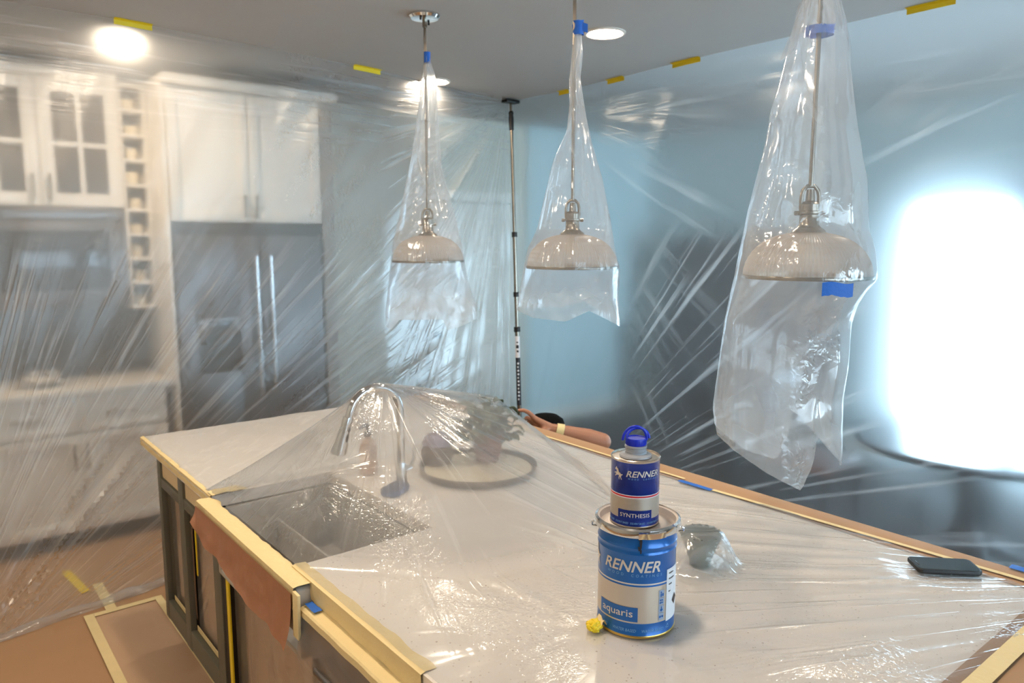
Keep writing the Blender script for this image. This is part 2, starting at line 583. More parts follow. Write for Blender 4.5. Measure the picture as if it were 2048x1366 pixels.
def window(name, lo, hi, axis, label):
    """frame with one mullion and two panes; axis 'x' = wall normal along x"""
    root = bpy.data.objects.new(name, None)
    COL.objects.link(root)
    struct(root, label)
    t = 0.06
    f = MB()
    def seg(a0, a1, z0, z1, d=0.035):
        if axis == 'x':
            f.box((lo[0] - d + .04, a0, z0), (lo[0] + d + .04, a1, z1), .006)
        else:
            f.box((a0, lo[1] - d - .04, z0), (a1, lo[1] + d - .04, z1), .006)
    i = 1 if axis == 'x' else 0
    seg(lo[i], lo[i] + t, lo[2], hi[2]); seg(hi[i] - t, hi[i], lo[2], hi[2])
    seg(lo[i] + t, hi[i] - t, lo[2], lo[2] + t); seg(lo[i] + t, hi[i] - t, hi[2] - t, hi[2])
    mid = (lo[i] + hi[i]) / 2
    seg(mid - .04, mid + .04, lo[2] + t, hi[2] - t)
    f.build('window_frame', M_white, root)
    for a0, a1 in ((lo[i] + t, mid - .04), (mid + .04, hi[i] - t)):
        p = MB()
        if axis == 'x':
            p.box((lo[0] + .037, a0, lo[2] + t), (lo[0] + .043, a1, hi[2] - t))
        else:
            p.box((a0, lo[1] - .043, lo[2] + t), (a1, lo[1] - .037, hi[2] - t))
        p.build('pane', M_glassc, root, smooth=False)
    return root
window('window_1', (X1, wy0, wz0), (X1, wy1, wz1), 'x', 'tall bright patio window beyond the dining table')
window('window_added_dining', (3.9, Y0, fz0), (5.7, Y0, fz1), 'y', 'unseen window added to light the dining wall')  # out of view, added to carry the dining fill light
window('window_added_rear', (fx0, Y0, fz0), (fx1, Y0, fz1), 'y', 'wide unseen window added for fill daylight')  # out of view, added to carry the rear fill light
bl = thing('window_blind', 'dark roller blind half drawn over the right part of the patio window', 'blind', (X1 - .06, 1.42, 2.12))
MB().tube([(0, -.50, 0), (0, .50, 0)], .028, 16).build('roller', mat('blind_cloth', lin(70, 84, 104), .9), bl)
MB().box((-.004, -.49, -.56), (.004, .49, -.02)).build('cloth', mat('blind_cloth', lin(70, 84, 104), .9), bl)
MB().box((-.01, -.49, -.585), (.01, .49, -.561), .004).build('bottom_bar', M_white, bl)
# blue partition of the dining side of the back wall
struct(MB().box((4.38, Y1 - .03, 0), (X1 - .001, Y1 - .001, CZ)).build('wall_dining', M_wallr), 'pale blue stretch of wall right of the panelled door')
struct(MB().box((4.38, Y1 - .05, 0), (X1 - .02, Y1 - .031, .12), .005).build('baseboard_back', M_white), 'white baseboard along the pale blue wall')
struct(MB().box((X1 - .02, wy1, 0), (X1 - .001, Y1 - .06, .12), .005).build('baseboard_right', M_white))

# panelled door in the back wall
dr = bpy.data.objects.new('door_1', None)
COL.objects.link(dr)
struct(dr, 'white six-panel door behind the plastic, left of the pole')
dx0, dx1, dzt = 3.30, 4.18, 2.04
yf = Y1 - .045
m = MB()
m.box((dx0, yf, .01), (dx1, Y1 - .012, dzt), .003)
m.build('door_leaf', M_white, dr)
for cx in (dx0 + .24, dx1 - .24):
    for z0, z1 in ((1.62, 1.90), (1.00, 1.52), (.22, .86)):
        p = MB()
        a, b = cx - .16, cx + .16
        p.box((a, yf - .012, z0), (b, yf + .004, z0 + .025), .004).box((a, yf - .012, z1 - .025), (b, yf + .004, z1), .004)
        p.box((a, yf - .012, z0 + .025), (a + .025, yf + .004, z1 - .025), .004).box((b - .025, yf - .012, z0 + .025), (b, yf + .004, z1 - .025), .004)
        p.box((a + .05, yf - .008, z0 + .05), (b - .05, yf + .004, z1 - .05), .007)
        p.build('door_panel', M_white, dr)
m = MB()
m.lathe([(0, 0), (.03, 0), (.03, .008), (.012, .012), (.012, .04), (.026, .05), (.03, .065), (.022, .08), (0, .083)], (dx0 + .07, yf, .95), 20, axis=Matrix.Rotation(PI / 2, 3, 'X'))
m.build('door_knob', M_nickel, dr)
for z in (.25, 1.05, 1.82):
    MB().tube([(dx1 + .006, yf - .008, z - .05), (dx1 + .006, yf - .008, z + .05)], .009, 8).build('hinge', M_nickel, dr)
m = MB()
m.box((dx0 - .085, Y1 - .03, 0), (dx0 - .012, Y1 - .001, dzt + .012), .006).box((dx1 + .012, Y1 - .03, 0), (dx1 + .085, Y1 - .001, dzt + .012), .006)
m.box((dx0 - .095, Y1 - .034, dzt + .012), (dx1 + .095, Y1 - .001, dzt + .10), .006)
m.build('door_casing', M_white, dr)

# ------------------------------------------------------------------ recessed ceiling lamps
lamps = [((2.757, 2.70), 'recessed ceiling lamp between the two left pendants, fully in the clear'),
         ((2.718, 4.17), 'recessed ceiling lamp half behind the plastic, beside the farthest pendant'),
         ((0.92, 4.27), 'glowing recessed ceiling lamp behind plastic above the kitchen cabinets'),
         ((0.92, 2.70), 'recessed ceiling lamp over the kitchen side of the island'),
         ((0.92, 1.15), 'recessed ceiling lamp above the near end of the island'),
         ((2.757, 1.15), 'recessed ceiling lamp over the dining side of the island'),
         ((-0.75, 2.70), 'recessed ceiling lamp by the left kitchen wall'),
         ((-0.75, 1.15), 'recessed ceiling lamp by the left wall at the near end'),
         ((-0.75, 4.45), 'recessed ceiling lamp in the left kitchen corner')]
for (lx, ly), lab in lamps:
    t = thing('recessed_lamp', lab, 'lamp', (lx, ly, CZ), group='recessed ceiling lamps')
    MB().lathe([(.078, -.001), (.102, -.001), (.102, -.006), (.090, -.010), (.078, -.004), (.078, -.001)], (0, 0, 0), 40).build('trim_ring', M_white, t)
    MB().lathe([(0, -.0035), (.0785, -.003)], (0, 0, 0), 20).build('lens', M_lens, t)

# ------------------------------------------------------------------ floor masking paper
def slab_poly(name, poly, z0, z1, m, label, cat, parent=None, group=None):
    o = MB().prism(poly, z0, z1).build(name, m, parent, smooth=False)
    if parent is None:
        tag(o, label, cat, group)
    return o
def paper_sheet(name, x0, x1, y0, y1, z, m, label, amp=.004):
    P = []
    nx, ny = max(2, int((x1 - x0) / .12)), max(2, int((y1 - y0) / .12))
    for j in range(ny + 1):
        row = []
        for i in range(nx + 1):
            x, y = x0 + (x1 - x0) * i / nx, y0 + (y1 - y0) * j / ny
            row.append((x, y, z + max(0, amp * (nz(x * 3, y * 3) + .4))))
        P.append(row)
    return tag(MB().grid(P).build(name, m), label, 'paper')
paper_sheet('floor_paper', X0 + .02, 3.5, -1.5, 4.75, .002, M_paper, 'brown masking paper covering the kitchen floor', .003)
mt = thing('floor_mat', 'paler taped-down paper mat beside the island cabinets', 'paper', (.49, 2.2, .006))
P = []
for j in range(17):
    P.append([(.02 + .29 * i / 6, .02 + 1.52 * j / 16, .001 + .003 * max(0, nz(i * .7, j * .6) + .3)) for i in range(7)])
MB().grid(P).build('paper', M_paper2, mt)
for a, b in (((-.005, 0), (.035, 1.555)), ((.296, 0), (.330, 1.555)), ((0.036, 1.52), (.295, 1.555))):
    MB().box((a[0], a[1], .005), (b[0], b[1], .0065)).build('tape_border', M_mask, mt, smooth=False)
tag(MB().box((.58, 3.765, .006), (.625, 4.10, .0075)).build('floor_tape', M_mask, smooth=False), 'cream tape strip on the floor running under the hanging plastic', 'tape')
tag(MB().box((.50, 4.03, .006), (.54, 4.36, .0075), rot=Matrix.Rotation(.12, 3, 'Z')).build('yellow_floor_tape', M_yellow, smooth=False), 'short yellow tape strip on the floor behind the plastic', 'tape')

# ------------------------------------------------------------------ kitchen units behind the left sheet
def shaker(x0, x1, z0, z1, yf_, t=.02, rail=.06, mb=None):
    """shaker door or drawer front facing -Y, front plane at yf_"""
    mb = mb or MB()
    mb.box((x0, yf_, z0), (x0 + rail, yf_ + t, z1), .002).box((x1 - rail, yf_, z0), (x1, yf_ + t, z1), .002)
    mb.box((x0 + rail, yf_, z0), (x1 - rail, yf_ + t, z0 + rail), .002).box((x0 + rail, yf_, z1 - rail), (x1 - rail, yf_ + t, z1), .002)
    mb.box((x0 + rail - .002, yf_ + .009, z0 + rail - .002), (x1 - rail + .002, yf_ + t, z1 - rail + .002))
    return mb
def bar_handle(p0, p1, parent, m=M_nickel, r=.006, off=.03, name='handle'):
    """bar handle between p0 and p1 standing off towards -Y"""
    p0, p1 = Vector(p0), Vector(p1)
    o = Vector((0, -off, 0))
    d = (p1 - p0).normalized()
    mb = MB().tube([p0 + o - d * .012, p1 + o + d * .012], r, 10)
    mb.tube([p0, p0 + o], r * .8, 8).tube([p1, p1 + o], r * .8, 8)
    return mb.build(name, m, parent)

def P(parent, mb, name, m, **k):
    """build with world coordinates and hang under an empty that has a location"""
    o = mb.build(name, m, parent, **k)
    o.matrix_parent_inverse = Matrix.Translation(-Vector(parent.location))
    return o
# glass-door upper cabinet
t = thing('glass_cabinet', 'white upper cabinet with four-pane glass doors over the microwave', 'cabinet', (.61, 5.24, 1.92))
x0, x1, z0, z1, yf_, yb = .20, 1.02, 1.92, 2.62, 4.94, 5.245
b = MB()
b.box((x0, yf_, z0), (x0 + .018, yb, z1)).box((x1 - .018, yf_, z0), (x1, yb, z1))
b.box((x0 + .018, yf_, z0), (x1 - .018, yb, z0 + .018)).box((x0 + .018, yf_, z1 - .018), (x1 - .018, yb, z1))
b.box((x0 + .018, yb - .012, z0 + .018), (x1 - .018, yb, z1 - .018))
P(t, b, 'body', M_white)
P(t, MB().box((x0 + .018, yf_ + .03, 2.26), (x1 - .018, yb - .012, 2.276)), 'shelf', M_white)
P(t, MB().box((x0 - .02, yf_ - .05, z1), (x1 + .0, yb, z1 + .06), .015, seg=3), 'crown_moulding', M_white)
for a, bb, hx in ((.205, .603, .565), (.607, 1.015, .645)):
    d = MB()
    y_ = yf_ - .022
    r = .072
    d.box((a, y_, z0), (a + r, y_ + .02, z1), .002).box((bb - r, y_, z0), (bb, y_ + .02, z1), .002)
    d.box((a + r, y_, z0), (bb - r, y_ + .02, z0 + r), .002).box((a + r, y_, z1 - r), (bb - r, y_ + .02, z1), .002)
    mid = (a + bb) / 2
    zm = 2.265
    d.box((mid - .013, y_ + .001, z0 + r), (mid + .013, y_ + .018, z1 - r))
    d.box((a + r, y_ + .002, zm - .013), (mid - .013, y_ + .017, zm + .013)).box((mid + .013, y_ + .002, zm - .013), (bb - r, y_ + .017, zm + .013))
    door = P(t, d, 'glass_door', M_white)
    for pa, pb in ((a + r, mid - .013), (mid + .013, bb - r)):
        for pz0, pz1 in ((z0 + r, zm - .013), (zm + .013, z1 - r)):
            MB().box((pa, y_ + .008, pz0), (pb, y_ + .012, pz1)).build('pane', mat('smoky_pane', lin(86, 80, 74), 0.12, var=0.1), door, smooth=False)
    bar_handle((hx, y_, 1.965), (hx, y_, 2.085), door)
# cubby column with cups
t = thing('cubby_rack', 'narrow white rack of nine stacked cubbies beside the microwave', 'shelf', (1.085, 5.24, 1.32))
x0, x1, z0, z1 = 1.022, 1.165, 1.32, 2.64
yf_ = 4.93
b = MB().box((x0, yf_, z0), (x0 + .014, yb, z1), .001).box((x1 - .014, yf_, z0), (x1, yb, z1), .001)
b.box((x0 + .014, yb - .03, z0), (x1 - .014, yb, z1))
P(t, b, 'body', M_white)
nc = 9
step = (z1 - z0 - .02) / nc
for i in range(nc + 1):
    z = z0 + i * step
    P(t, MB().box((x0 + .014, yf_, z), (x1 - .014, yb - .03, z + .02), .001), 'shelf', M_white)
ords = ['lowest', 'second lowest', 'third lowest', 'fourth lowest', 'middle', 'fourth highest', 'third highest', 'second highest', 'topmost']
for i in range(nc):
    z = z0 + i * step + .0205
    hgt = (.055, .062, .075, .05, .06, .07, .066, .052, .06)[i]
    r_ = (.034, .04, .036, .042, .036, .04, .032, .042, .038)[i]
    c = thing('cup', 'small pale cup in the %s cubby of the white rack' % ords[i], 'cup', (1.092 + .006 * math.sin(i * 2.1), 5.02, z), group='cups in the cubby rack')
    MB().lathe([(0, 0), (r_ * .7, 0), (r_ * .8, .004), (r_, hgt), (r_ * .9, hgt), (r_ * .72, .008), (0, .008)], (0, 0, 0), 20).build('bowl', M_ceram, c)
    MB().tube([(r_ * .9, 0, hgt * .8), (r_ * 1.25, 0, hgt * .72), (r_ * 1.25, 0, hgt * .35), (r_ * .8, 0, hgt * .28)], .004, 6).build('ear', M_ceram, c)

# microwave
t = thing('microwave', 'stainless over-counter microwave with black glass front', 'microwave', (.60, 5.0, 1.345))
x0, x1, z0, z1 = .215, 1.015, 1.345, 1.912
P(t, MB().box((x0, 4.90, z0), (x1, 5.245, z1), .004), 'body', M_steel)
P(t, MB().box((x0 + .004, 4.872, z0 + .02), (x1 - .004, 4.899, z1 - .075), .006), 'door', M_steel)
P(t, MB().box((x0 + .004, 4.876, z1 - .07), (x1 - .004, 4.899, z1 - .004), .004), 'vent_panel', M_steel)
P(t, MB().box((x0 + .06, 4.866, 1.446), (.915, 4.8715, 1.783), .002), 'window_glass', M_blackgl)
hb = MB().tube([(x0 + .03, 4.835, 1.45), (x0 + .03, 4.835, 1.78)], .009, 10)
hb.tube([(x0 + .03, 4.872, 1.47), (x0 + .03, 4.835, 1.47)], .007, 8).tube([(x0 + .03, 4.872, 1.76), (x0 + .03, 4.835, 1.76)], .007, 8)
P(t, hb, 'handle', M_steel)

# filler panels, fridge cabinet, tall side panel
t = thing('fridge_cabinet', 'white two-door cabinet above the fridge with a tall side panel', 'cabinet', (1.68, 5.24, 0))
P(t, MB().box((1.19, 4.63, 1.835), (2.12, 5.245, 2.60), .002), 'body', M_white)
P(t, MB().box((1.167, 4.62, 0), (1.189, 5.245, 2.60), .002), 'filler_panel', M_white)
P(t, MB().box((2.121, 4.60, 0), (2.20, 5.245, 2.60), .002), 'side_panel', mat('shadow_grey_panel', lin(146, 141, 134), 0.5))  # panel's shaded side put into its colour as a darker grey
P(t, MB().box((1.165, 4.55, 2.601), (2.23, 5.245, 2.66), .018, seg=3), 'crown_moulding', M_white)
for a, bb, hx in ((1.195, 1.654, 1.615), (1.658, 2.115, 1.685)):
    door = P(t, shaker(a, bb, 1.84, 2.595, 4.608), 'door', M_white)
    bar_handle((hx, 4.608, 1.875), (hx, 4.608, 1.985), door)

# fridge
t = thing('fridge', 'stainless side-by-side fridge with dispenser behind the plastic', 'fridge', (1.65, 5.0, 0))
P(t, MB().box((1.20, 4.68, .02), (2.10, 5.24, 1.77), .004), 'body', M_steel_d)
P(t, MB().box((1.195, 4.62, 1.765), (2.112, 4.72, 1.825), .004), 'top_grille', M_black)
dl = MB().box((1.20, 4.60, .06), (1.305, 4.675, 1.76), .006).box((1.555, 4.60, .06), (1.697, 4.675, 1.76), .006)
dl.box((1.305, 4.60, .06), (1.555, 4.675, .93), .003).box((1.305, 4.60, 1.265), (1.555, 4.675, 1.76), .003)
ld = P(t, dl, 'door', M_steel_d)
rd = P(t, MB().box((1.703, 4.60, .06), (2.10, 4.675, 1.76), .008), 'door', M_steel_d)
dp = MB().box((1.305, 4.66, .93), (1.555, 4.675, 1.265)).box((1.31, 4.604, .93), (1.55, 4.66, .95), .002)
MBd = dp.build('dispenser', M_black, ld)
MB().box((1.305, 4.599, 1.16), (1.555, 4.66, 1.265), .003).build('dispenser_panel', M_steel, ld)
MB().box((1.365, 4.596, 1.185), (1.51, 4.5985, 1.245), .001).build('display', M_blackgl, ld)
bar_handle((1.655, 4.60, .78), (1.655, 4.60, 1.62), ld, M_chrome, .014, .045)
bar_handle((1.745, 4.60, .78), (1.745, 4.60, 1.62), rd, M_chrome, .014, .045)
P(t, MB().box((1.21, 4.64, .0), (2.09, 4.70, .055), .003), 'kick_grille', M_black)

# base cabinet, worktop, splashback
t = thing('base_cabinet', 'white base cabinet with two drawers over two doors by the left kitchen wall', 'cabinet', (.66, 5.2, 0))
P(t, MB().box((.22, 4.68, .10), (1.12, 5.24, .872), .002), 'body', M_white)
P(t, MB().box((.22, 4.75, 0), (1.12, 5.2, .099)), 'toe_kick', M_cabin)
for a, bb in ((.224, .658), (.662, 1.116)):
    dw = P(t, shaker(a, bb, .665, .868, 4.658, rail=.045), 'drawer', M_white)
    c_ = (a + bb) / 2 - .02
    bar_handle((c_ - .065, 4.658, .765), (c_ + .065, 4.658, .765), dw)
for a, bb, hx in ((.224, .658, .622), (.662, 1.116, .685)):
    dw = P(t, shaker(a, bb, .105, .655, 4.658), 'door', M_white)
    bar_handle((hx, 4.658, .47), (hx, 4.658, .60), dw)
t = thing('corner_cabinet', 'white base cabinet at the far left end of the kitchen run', 'cabinet', (-.4, 5.2, 0))
P(t, MB().box((-1.65, 4.68, .10), (.215, 5.24, .872), .002), 'body', M_white)
P(t, MB().box((-1.65, 4.75, 0), (.215, 5.2, .099)), 'toe_kick', M_cabin)
for a, bb in ((-1.6, -.75), (-.74, .205)):
    dw = P(t, shaker(a, bb, .105, .868, 4.658), 'door', M_white)
    bar_handle((bb - .05, 4.658, .6), (bb - .05, 4.658, .75), dw)
tag(MB().box((-1.65, 4.63, .873), (1.16, 5.244, .913), .004).build('worktop', M_top2), 'pale worktop along the kitchen wall left of the fridge', 'worktop')
struct(MB().box((-1.65, 5.236, .914), (1.162, 5.249, 1.315)).build('trim_1', M_tile), 'dark splashback above the kitchen worktop')
t = thing('steel_bowl', 'small shiny steel bowl on the kitchen worktop below the microwave', 'bowl', (.52, 4.85, .9135))
MB().lathe([(0, 0), (.05, 0), (.055, .004), (.09, .05), (.10, .075), (.104, .076), (.098, .07), (.085, .045), (.05, .008), (0, .006)], seg=28).build('bowl', M_chrome, t)
MB().lathe([(.099, .073), (.108, .073), (.108, .078), (.099, .078), (.099, .073)], seg=28).build('rim', M_chrome, t)

# ------------------------------------------------------------------ dining side behind the right sheet
t = thing('dining_table', 'dark round dining table in front of the bright window', 'table', (4.20, 1.41, 0))
MB().lathe([(0, .715), (.55, .715), (.58, .712), (.585, .70), (.575, .685), (.50, .675), (0, .675)], seg=64).build('table_top', mat('glossy_dark_top', lin(70, 66, 70), 0.12, var=0.15, coat=0.6), t)
MB().lathe([(0, .675), (.12, .674), (.09, .62), (.06, .45), (.075, .25), (.12, .16), (.10, .10), (0, .10)], seg=28).build('pedestal', M_darkwood, t)
for k in range(4):
    a = PI / 4 + k * PI / 2
    MB().tube([(.06 * math.cos(a), .06 * math.sin(a), .16), (.22 * math.cos(a), .22 * math.sin(a), .10), (.38 * math.cos(a), .38 * math.sin(a), .025)], [.035, .03, .022], 10).build('foot', M_darkwood, t)
def dining_chair(loc, rz, label):
    t = thing('dining_chair', label, 'chair', loc, rz, 'dark chairs round the dining table')
    MB().box((-.21, -.21, .42), (.21, .21, .475), .02, seg=3).build('seat', M_seat, t)
    for sx in (-1, 1):
        MB().tube([(sx * .19, .19, 0), (sx * .185, .19, .42)], [.014, .018], 8).build('leg', M_darkwood, t)
        MB().tube([(sx * .19, -.22, 0), (sx * .19, -.19, .45), (sx * .19, -.235, .93)], [.014, .018, .015], 8).build('leg', M_darkwood, t)
    MB().box((-.19, -.235, .86), (.19, -.21, .94), .008).build('top_rail', M_darkwood, t)
    for i in range(4):
        x = -.12 + .08 * i
        MB().box((x - .02, -.222, .46), (x + .02, -.208, .87), .004, rot=Matrix.Rotation(.03, 3, 'X')).build('slat', M_darkwood, t)
    return t
dining_chair((4.05, 2.22, 0), PI, 'dark slatted chair on the kitchen-door side of the round table')
dining_chair((4.98, 1.75, 0), PI * .62, 'dark slatted chair by the patio window')
dining_chair((4.3, .58, 0), .1, 'dark slatted chair at the near end of the round table')
t = thing('hutch', 'tall dark cabinet in shadow against the blue wall behind plastic', 'cabinet', (5.72, 4.0, 0))
P(t, MB().box((5.55, 3.15, .06), (5.975, 4.70, .90), .004).box((5.70, 3.18, .935), (5.975, 4.67, 1.70), .004), 'body', M_darkwood)
P(t, MB().box((5.52, 3.12, .901), (5.978, 4.73, .934), .006), 'ledge', M_darkwood)
P(t, MB().box((5.66, 3.14, 1.701), (5.978, 4.71, 1.75), .01), 'cornice', M_darkwood)
for i in range(4):
    a = 3.17 + i * .38
    d = P(t, MB().box((5.528, a, .10), (5.549, a + .365, .88), .004).box((5.522, a + .06, .17), (5.53, a + .305, .81), .004), 'door', M_darkwood)
    MB().sphere((5.515, a + (.33 if i % 2 == 0 else .035), .55), .013, 12, 8).build('knob', M_nickel, d)
    d = P(t, MB().box((5.678, a + .01, .96), (5.699, a + .375, 1.68), .004), 'upper_door', M_darkwood)
    MB().box((5.672, a + .06, 1.01), (5.678, a + .325, 1.63)).build('pane', M_blackgl, d, smooth=False)
for yy in (3.2, 4.65):
    for xx in (5.6, 5.93):
        P(t, MB().box((xx - .025, yy - .025, 0), (xx + .025, yy + .025, .06), .004), 'foot', M_darkwood)

# ------------------------------------------------------------------ island
CT = 0.914
t = thing('island', 'grey-green island base cabinet with masked drawer and door openings', 'cabinet', (1.25, 1.9, 0))
fx = .735
P(t, MB().box((fx, 3.24, .13), (1.80, 3.285, .872), .002), 'end_panel', M_cab)
P(t, MB().box((1.76, .50, .13), (1.80, 3.238, .872), .002), 'back_panel', M_cab)
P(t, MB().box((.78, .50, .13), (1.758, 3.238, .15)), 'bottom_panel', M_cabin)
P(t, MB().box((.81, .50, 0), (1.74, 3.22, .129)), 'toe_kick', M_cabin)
fr = MB()
for a, b in ((3.239, 3.285), (2.912, 2.978), (2.497, 2.575)):
    fr.box((fx - .001, a, .131), (fx + .022, b, .871), .0015)
fr.box((fx, 2.575, .132), (fx + .021, 3.239, .215), .0015).box((fx, 2.575, .712), (fx + .021, 3.239, .752), .0015).box((fx, 2.575, .838), (fx + .021, 3.239, .870), .0015)
P(t, fr, 'face_frame', M_cab)
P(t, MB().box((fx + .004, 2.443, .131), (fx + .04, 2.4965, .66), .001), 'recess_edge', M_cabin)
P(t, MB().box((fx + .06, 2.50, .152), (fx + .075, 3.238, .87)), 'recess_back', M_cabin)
def wavy_panel(y0, y1, z0, z1, x, amp, seed, m, name, n=14, uvscale=1.0):
    Pts, uvs = [], []
    for j in range(n + 1):
        row = []
        for i in range(n + 1):
            y, z = y0 + (y1 - y0) * i / n, z0 + (z1 - z0) * j / n
            edge = min(i, n - i, j, n - j) / (n / 2)
            row.append((x + amp * nz(y * 9 + seed, z * 7, seed) * min(1, edge * 2), y, z))
            uvs.append((y, z))
        Pts.append(row)
    return P(t, MB().grid(Pts), name, m, uv=uvs)
wavy_panel(2.98, 3.238, .755, .836, fx + .008, .004, 1, M_maskp, 'masked_drawer')
wavy_panel(2.577, 2.910, .755, .836, fx + .008, .004, 2, M_maskp, 'masked_drawer')
for a, b, sd in ((2.985, 3.215, 3), (2.582, 2.895, 4)):
    wavy_panel(a - .005, b + .005, .217, .71, fx + .045, .012, sd, M_paper2, 'masked_opening', 18)
    wavy_panel(a, b, .217, .71, fx + .028, .008, sd + 9, M_film_door, 'film_panel', 18)
    P(t, MB().box((fx + .0215, a - .006, .2155), (fx + .024, b + .01, .236)), 'tape_edge', M_mask, smooth=False)
    P(t, MB().box((fx + .0215, a - .006, .24), (fx + .024, a + .012, .71)), 'tape_edge', M_mask, smooth=False)
P(t, MB().box((fx + .026, 2.872, .45), (fx + .029, 2.886, .69)), 'yellow_tape_edge', M_yellow, smooth=False)
P(t, MB().box((fx - .002, 2.415, .131), (fx + .003, 2.441, .70)), 'yellow_tape_edge', M_yellow, smooth=False)
wavy_panel(1.60, 2.42, .131, .72, fx + .05, .02, 7, M_paper2, 'masked_opening', 22)
wavy_panel(1.61, 2.414, .131, .74, fx + .016, .014, 8, M_film_door, 'film_panel', 26)

top = MB().prism([(.692, .30), (.692, 1.735), (1.10, 1.735), (1.10, 2.40), (.692, 2.40), (.692, 3.33), (2.085, 3.33), (2.085, .30)], .875, CT)
tag(top.build('countertop', M_quartz, smooth=False), 'speckled off-white quartz top of the island under plastic', 'worktop')

# farmhouse sink
t = thing('farmhouse_sink', 'apron-front sink set into the island, seen through the tented plastic', 'sink', (.9, 2.06, .66))
b = MB()
sx0, sx1, sy0, sy1, sb = .66, 1.13, 1.70, 2.405, .69
b.box((.650, 1.632, .785), (.70, sy1, .905), .008, seg=3)
b.box((1.08, 1.74, .655), (1.098, 2.395, .872), .004).box((.70, 1.738, .655), (1.08, 1.756, .872), .004).box((.70, 2.378, .655), (1.08, 2.396, .872), .004)
M_sink = mat('pale_grey_sink', lin(178, 172, 164), .35, var=.04)
P(t, b, 'apron_walls', M_sink)
P(t, MB().box((.70, 1.756, .655), (1.08, 2.378, .672), .003), 'basin_floor', M_sink)
P(t, MB().box((.89, 1.757, .672), (.90, 2.377, .80), .004), 'divider', M_sink)
P(t, MB().lathe([(0, .6735), (.03, .6735), (.042, .676), (.044, .6725), (0, .6725)], (1.0, 2.06, 0), 24), 'drain', M_chrome)

# dishwasher
t = thing('dishwasher', 'film-wrapped dishwasher under the near end of the island', 'dishwasher', (1.0, 1.2, 0))
P(t, MB().box((.72, .56, .10), (1.28, 1.59, .84), .003), 'body', M_steel_d)
P(t, MB().box((.668, .56, .12), (.715, 1.60, .856), .006), 'door', mat('dark_taupe_front', lin(110, 98, 90), 0.35, 0.3))
P(t, MB().tube([(.655, .62, .76), (.640, .66, .762), (.640, 1.50, .762), (.655, 1.54, .76)], .010, 10), 'handle', M_steel)
Pts, uvs = [], []
for j in range(31):
    row = []
    for i in range(41):
        y, z = .55 + 1.06 * i / 40, .10 + .765 * j / 30
        d = .006 + .008 * abs(nz(y * 5, z * 5, 3)) + (.02 * math.exp(-((z - .762) / .05) ** 2))
        row.append((.664 - d, y, z))
        uvs.append((y, z))
    Pts.append(row)
P(t, MB().grid(Pts), 'film_wrap', M_film_door, uv=uvs)
tp = MB()
Pts = []
for i in range(41):
    y = .56 + 1.055 * i / 40
    w_ = .002 * nz(y * 14, 1)
    Pts.append([(.652 + w_, y, .846), (.652 + w_, y, .862), (.656, y, .866), (.70, y, .868 + w_), (.722, y, .867)])
P(t, tp.grid(Pts), 'tape_edge', M_mask)

# masking tape wrapped over the worktop edges
def edge_tape(y0, y1, label, x=.692, zt=CT, inn=.022, drop=.046, out=.005, amp=.004, seed=0, group=None):
    n = max(6, int((y1 - y0) / .02))
    Pts = []
    for i in range(n + 1):
        y = y0 + (y1 - y0) * i / n
        a = amp * nz(y * 16, seed)
        b_ = amp * nz(y * 23, seed + 5)
        Pts.append([(x + inn + 2 * a, y, zt + .0015), (x + .006, y, zt + .004 + b_ * .5), (x - .003 - out * .4, y, zt + .001), (x - out + a, y, zt - .012), (x - out - b_, y, zt - drop * .6), (x - out + b_, y, zt - drop + a)])
    return tag(MB().grid(Pts).build('edge_tape', M_mask), label, 'tape', group)
edge_tape(1.13, 1.742, 'cream masking tape along the worktop edge above the dishwasher', seed=1, inn=.03)
edge_tape(2.402, 3.332, 'cream masking tape along the worktop edge above the drawers', seed=2, inn=.012, drop=.03)
edge_tape(1.628, 2.40, 'wide cream masking tape over the front rim of the sink', x=.648, zt=.910, inn=.045, drop=.055, seed=3, amp=.006)
tag(MB().box((.640, 1.600, .79), (.648, 1.631, .905), .002, rot=Matrix.Rotation(.05, 3, 'X')).build('corner_tape', M_mask), 'short cream tape strip down the sink corner beside the dishwasher', 'tape')
c = MB()
c.grid([[(.69 + .022 * i + .004 * nz(i, j), 2.385 + .017 * j, .921 + .006 * nz(i * .9, j * .9, 2) + .004 * (1 - abs(i - 2) / 2)) for i in range(6)] for j in range(4)])
tag(c.build('folded_tape', M_mask), 'crumpled fold of cream tape at the far corner of the sink rim', 'tape')
tag(MB().grid([[(.662 + .010 * j, 1.555 + .014 * i, .873 + .004 * nz(i * 1.3, j * 1.1)) for j in range(3)] for i in range(5)]).build('blue_edge_tape', M_blue), 'scrap of blue tape above the wrapped dishwasher', 'tape')

# brown paper hung on the sink apron
Pts = []
low = [(1.63, .792), (1.78, .808), (1.86, .800), (1.95, .815), (2.05, .826), (2.15, .838), (2.25, .842), (2.32, .848), (2.36, .86), (2.395, .882)]
def lerp_list(L, x):
    for (a, va), (b, vb) in zip(L, L[1:]):
        if x <= b:
            return va + (vb - va) * max(0, (x - a)) / (b - a)
    return L[-1][1]
for i in range(61):
    y = 1.634 + .761 * i / 60
    zl = lerp_list(low, y) - .034
    row = []
    for j in range(13):
        q = j / 12
        z = .898 + (zl - .898) * q
        x = .642 - .004 - .028 * q * q * (.6 + .5 * nz(y * 7, 4)) - .010 * q * nz(y * 15, z * 18, 2)
        row.append((x, y, z))
    Pts.append(row)
tag(MB().grid(Pts).build('apron_paper', M_kraft), 'crumpled reddish-brown paper taped over the sink apron', 'paper')

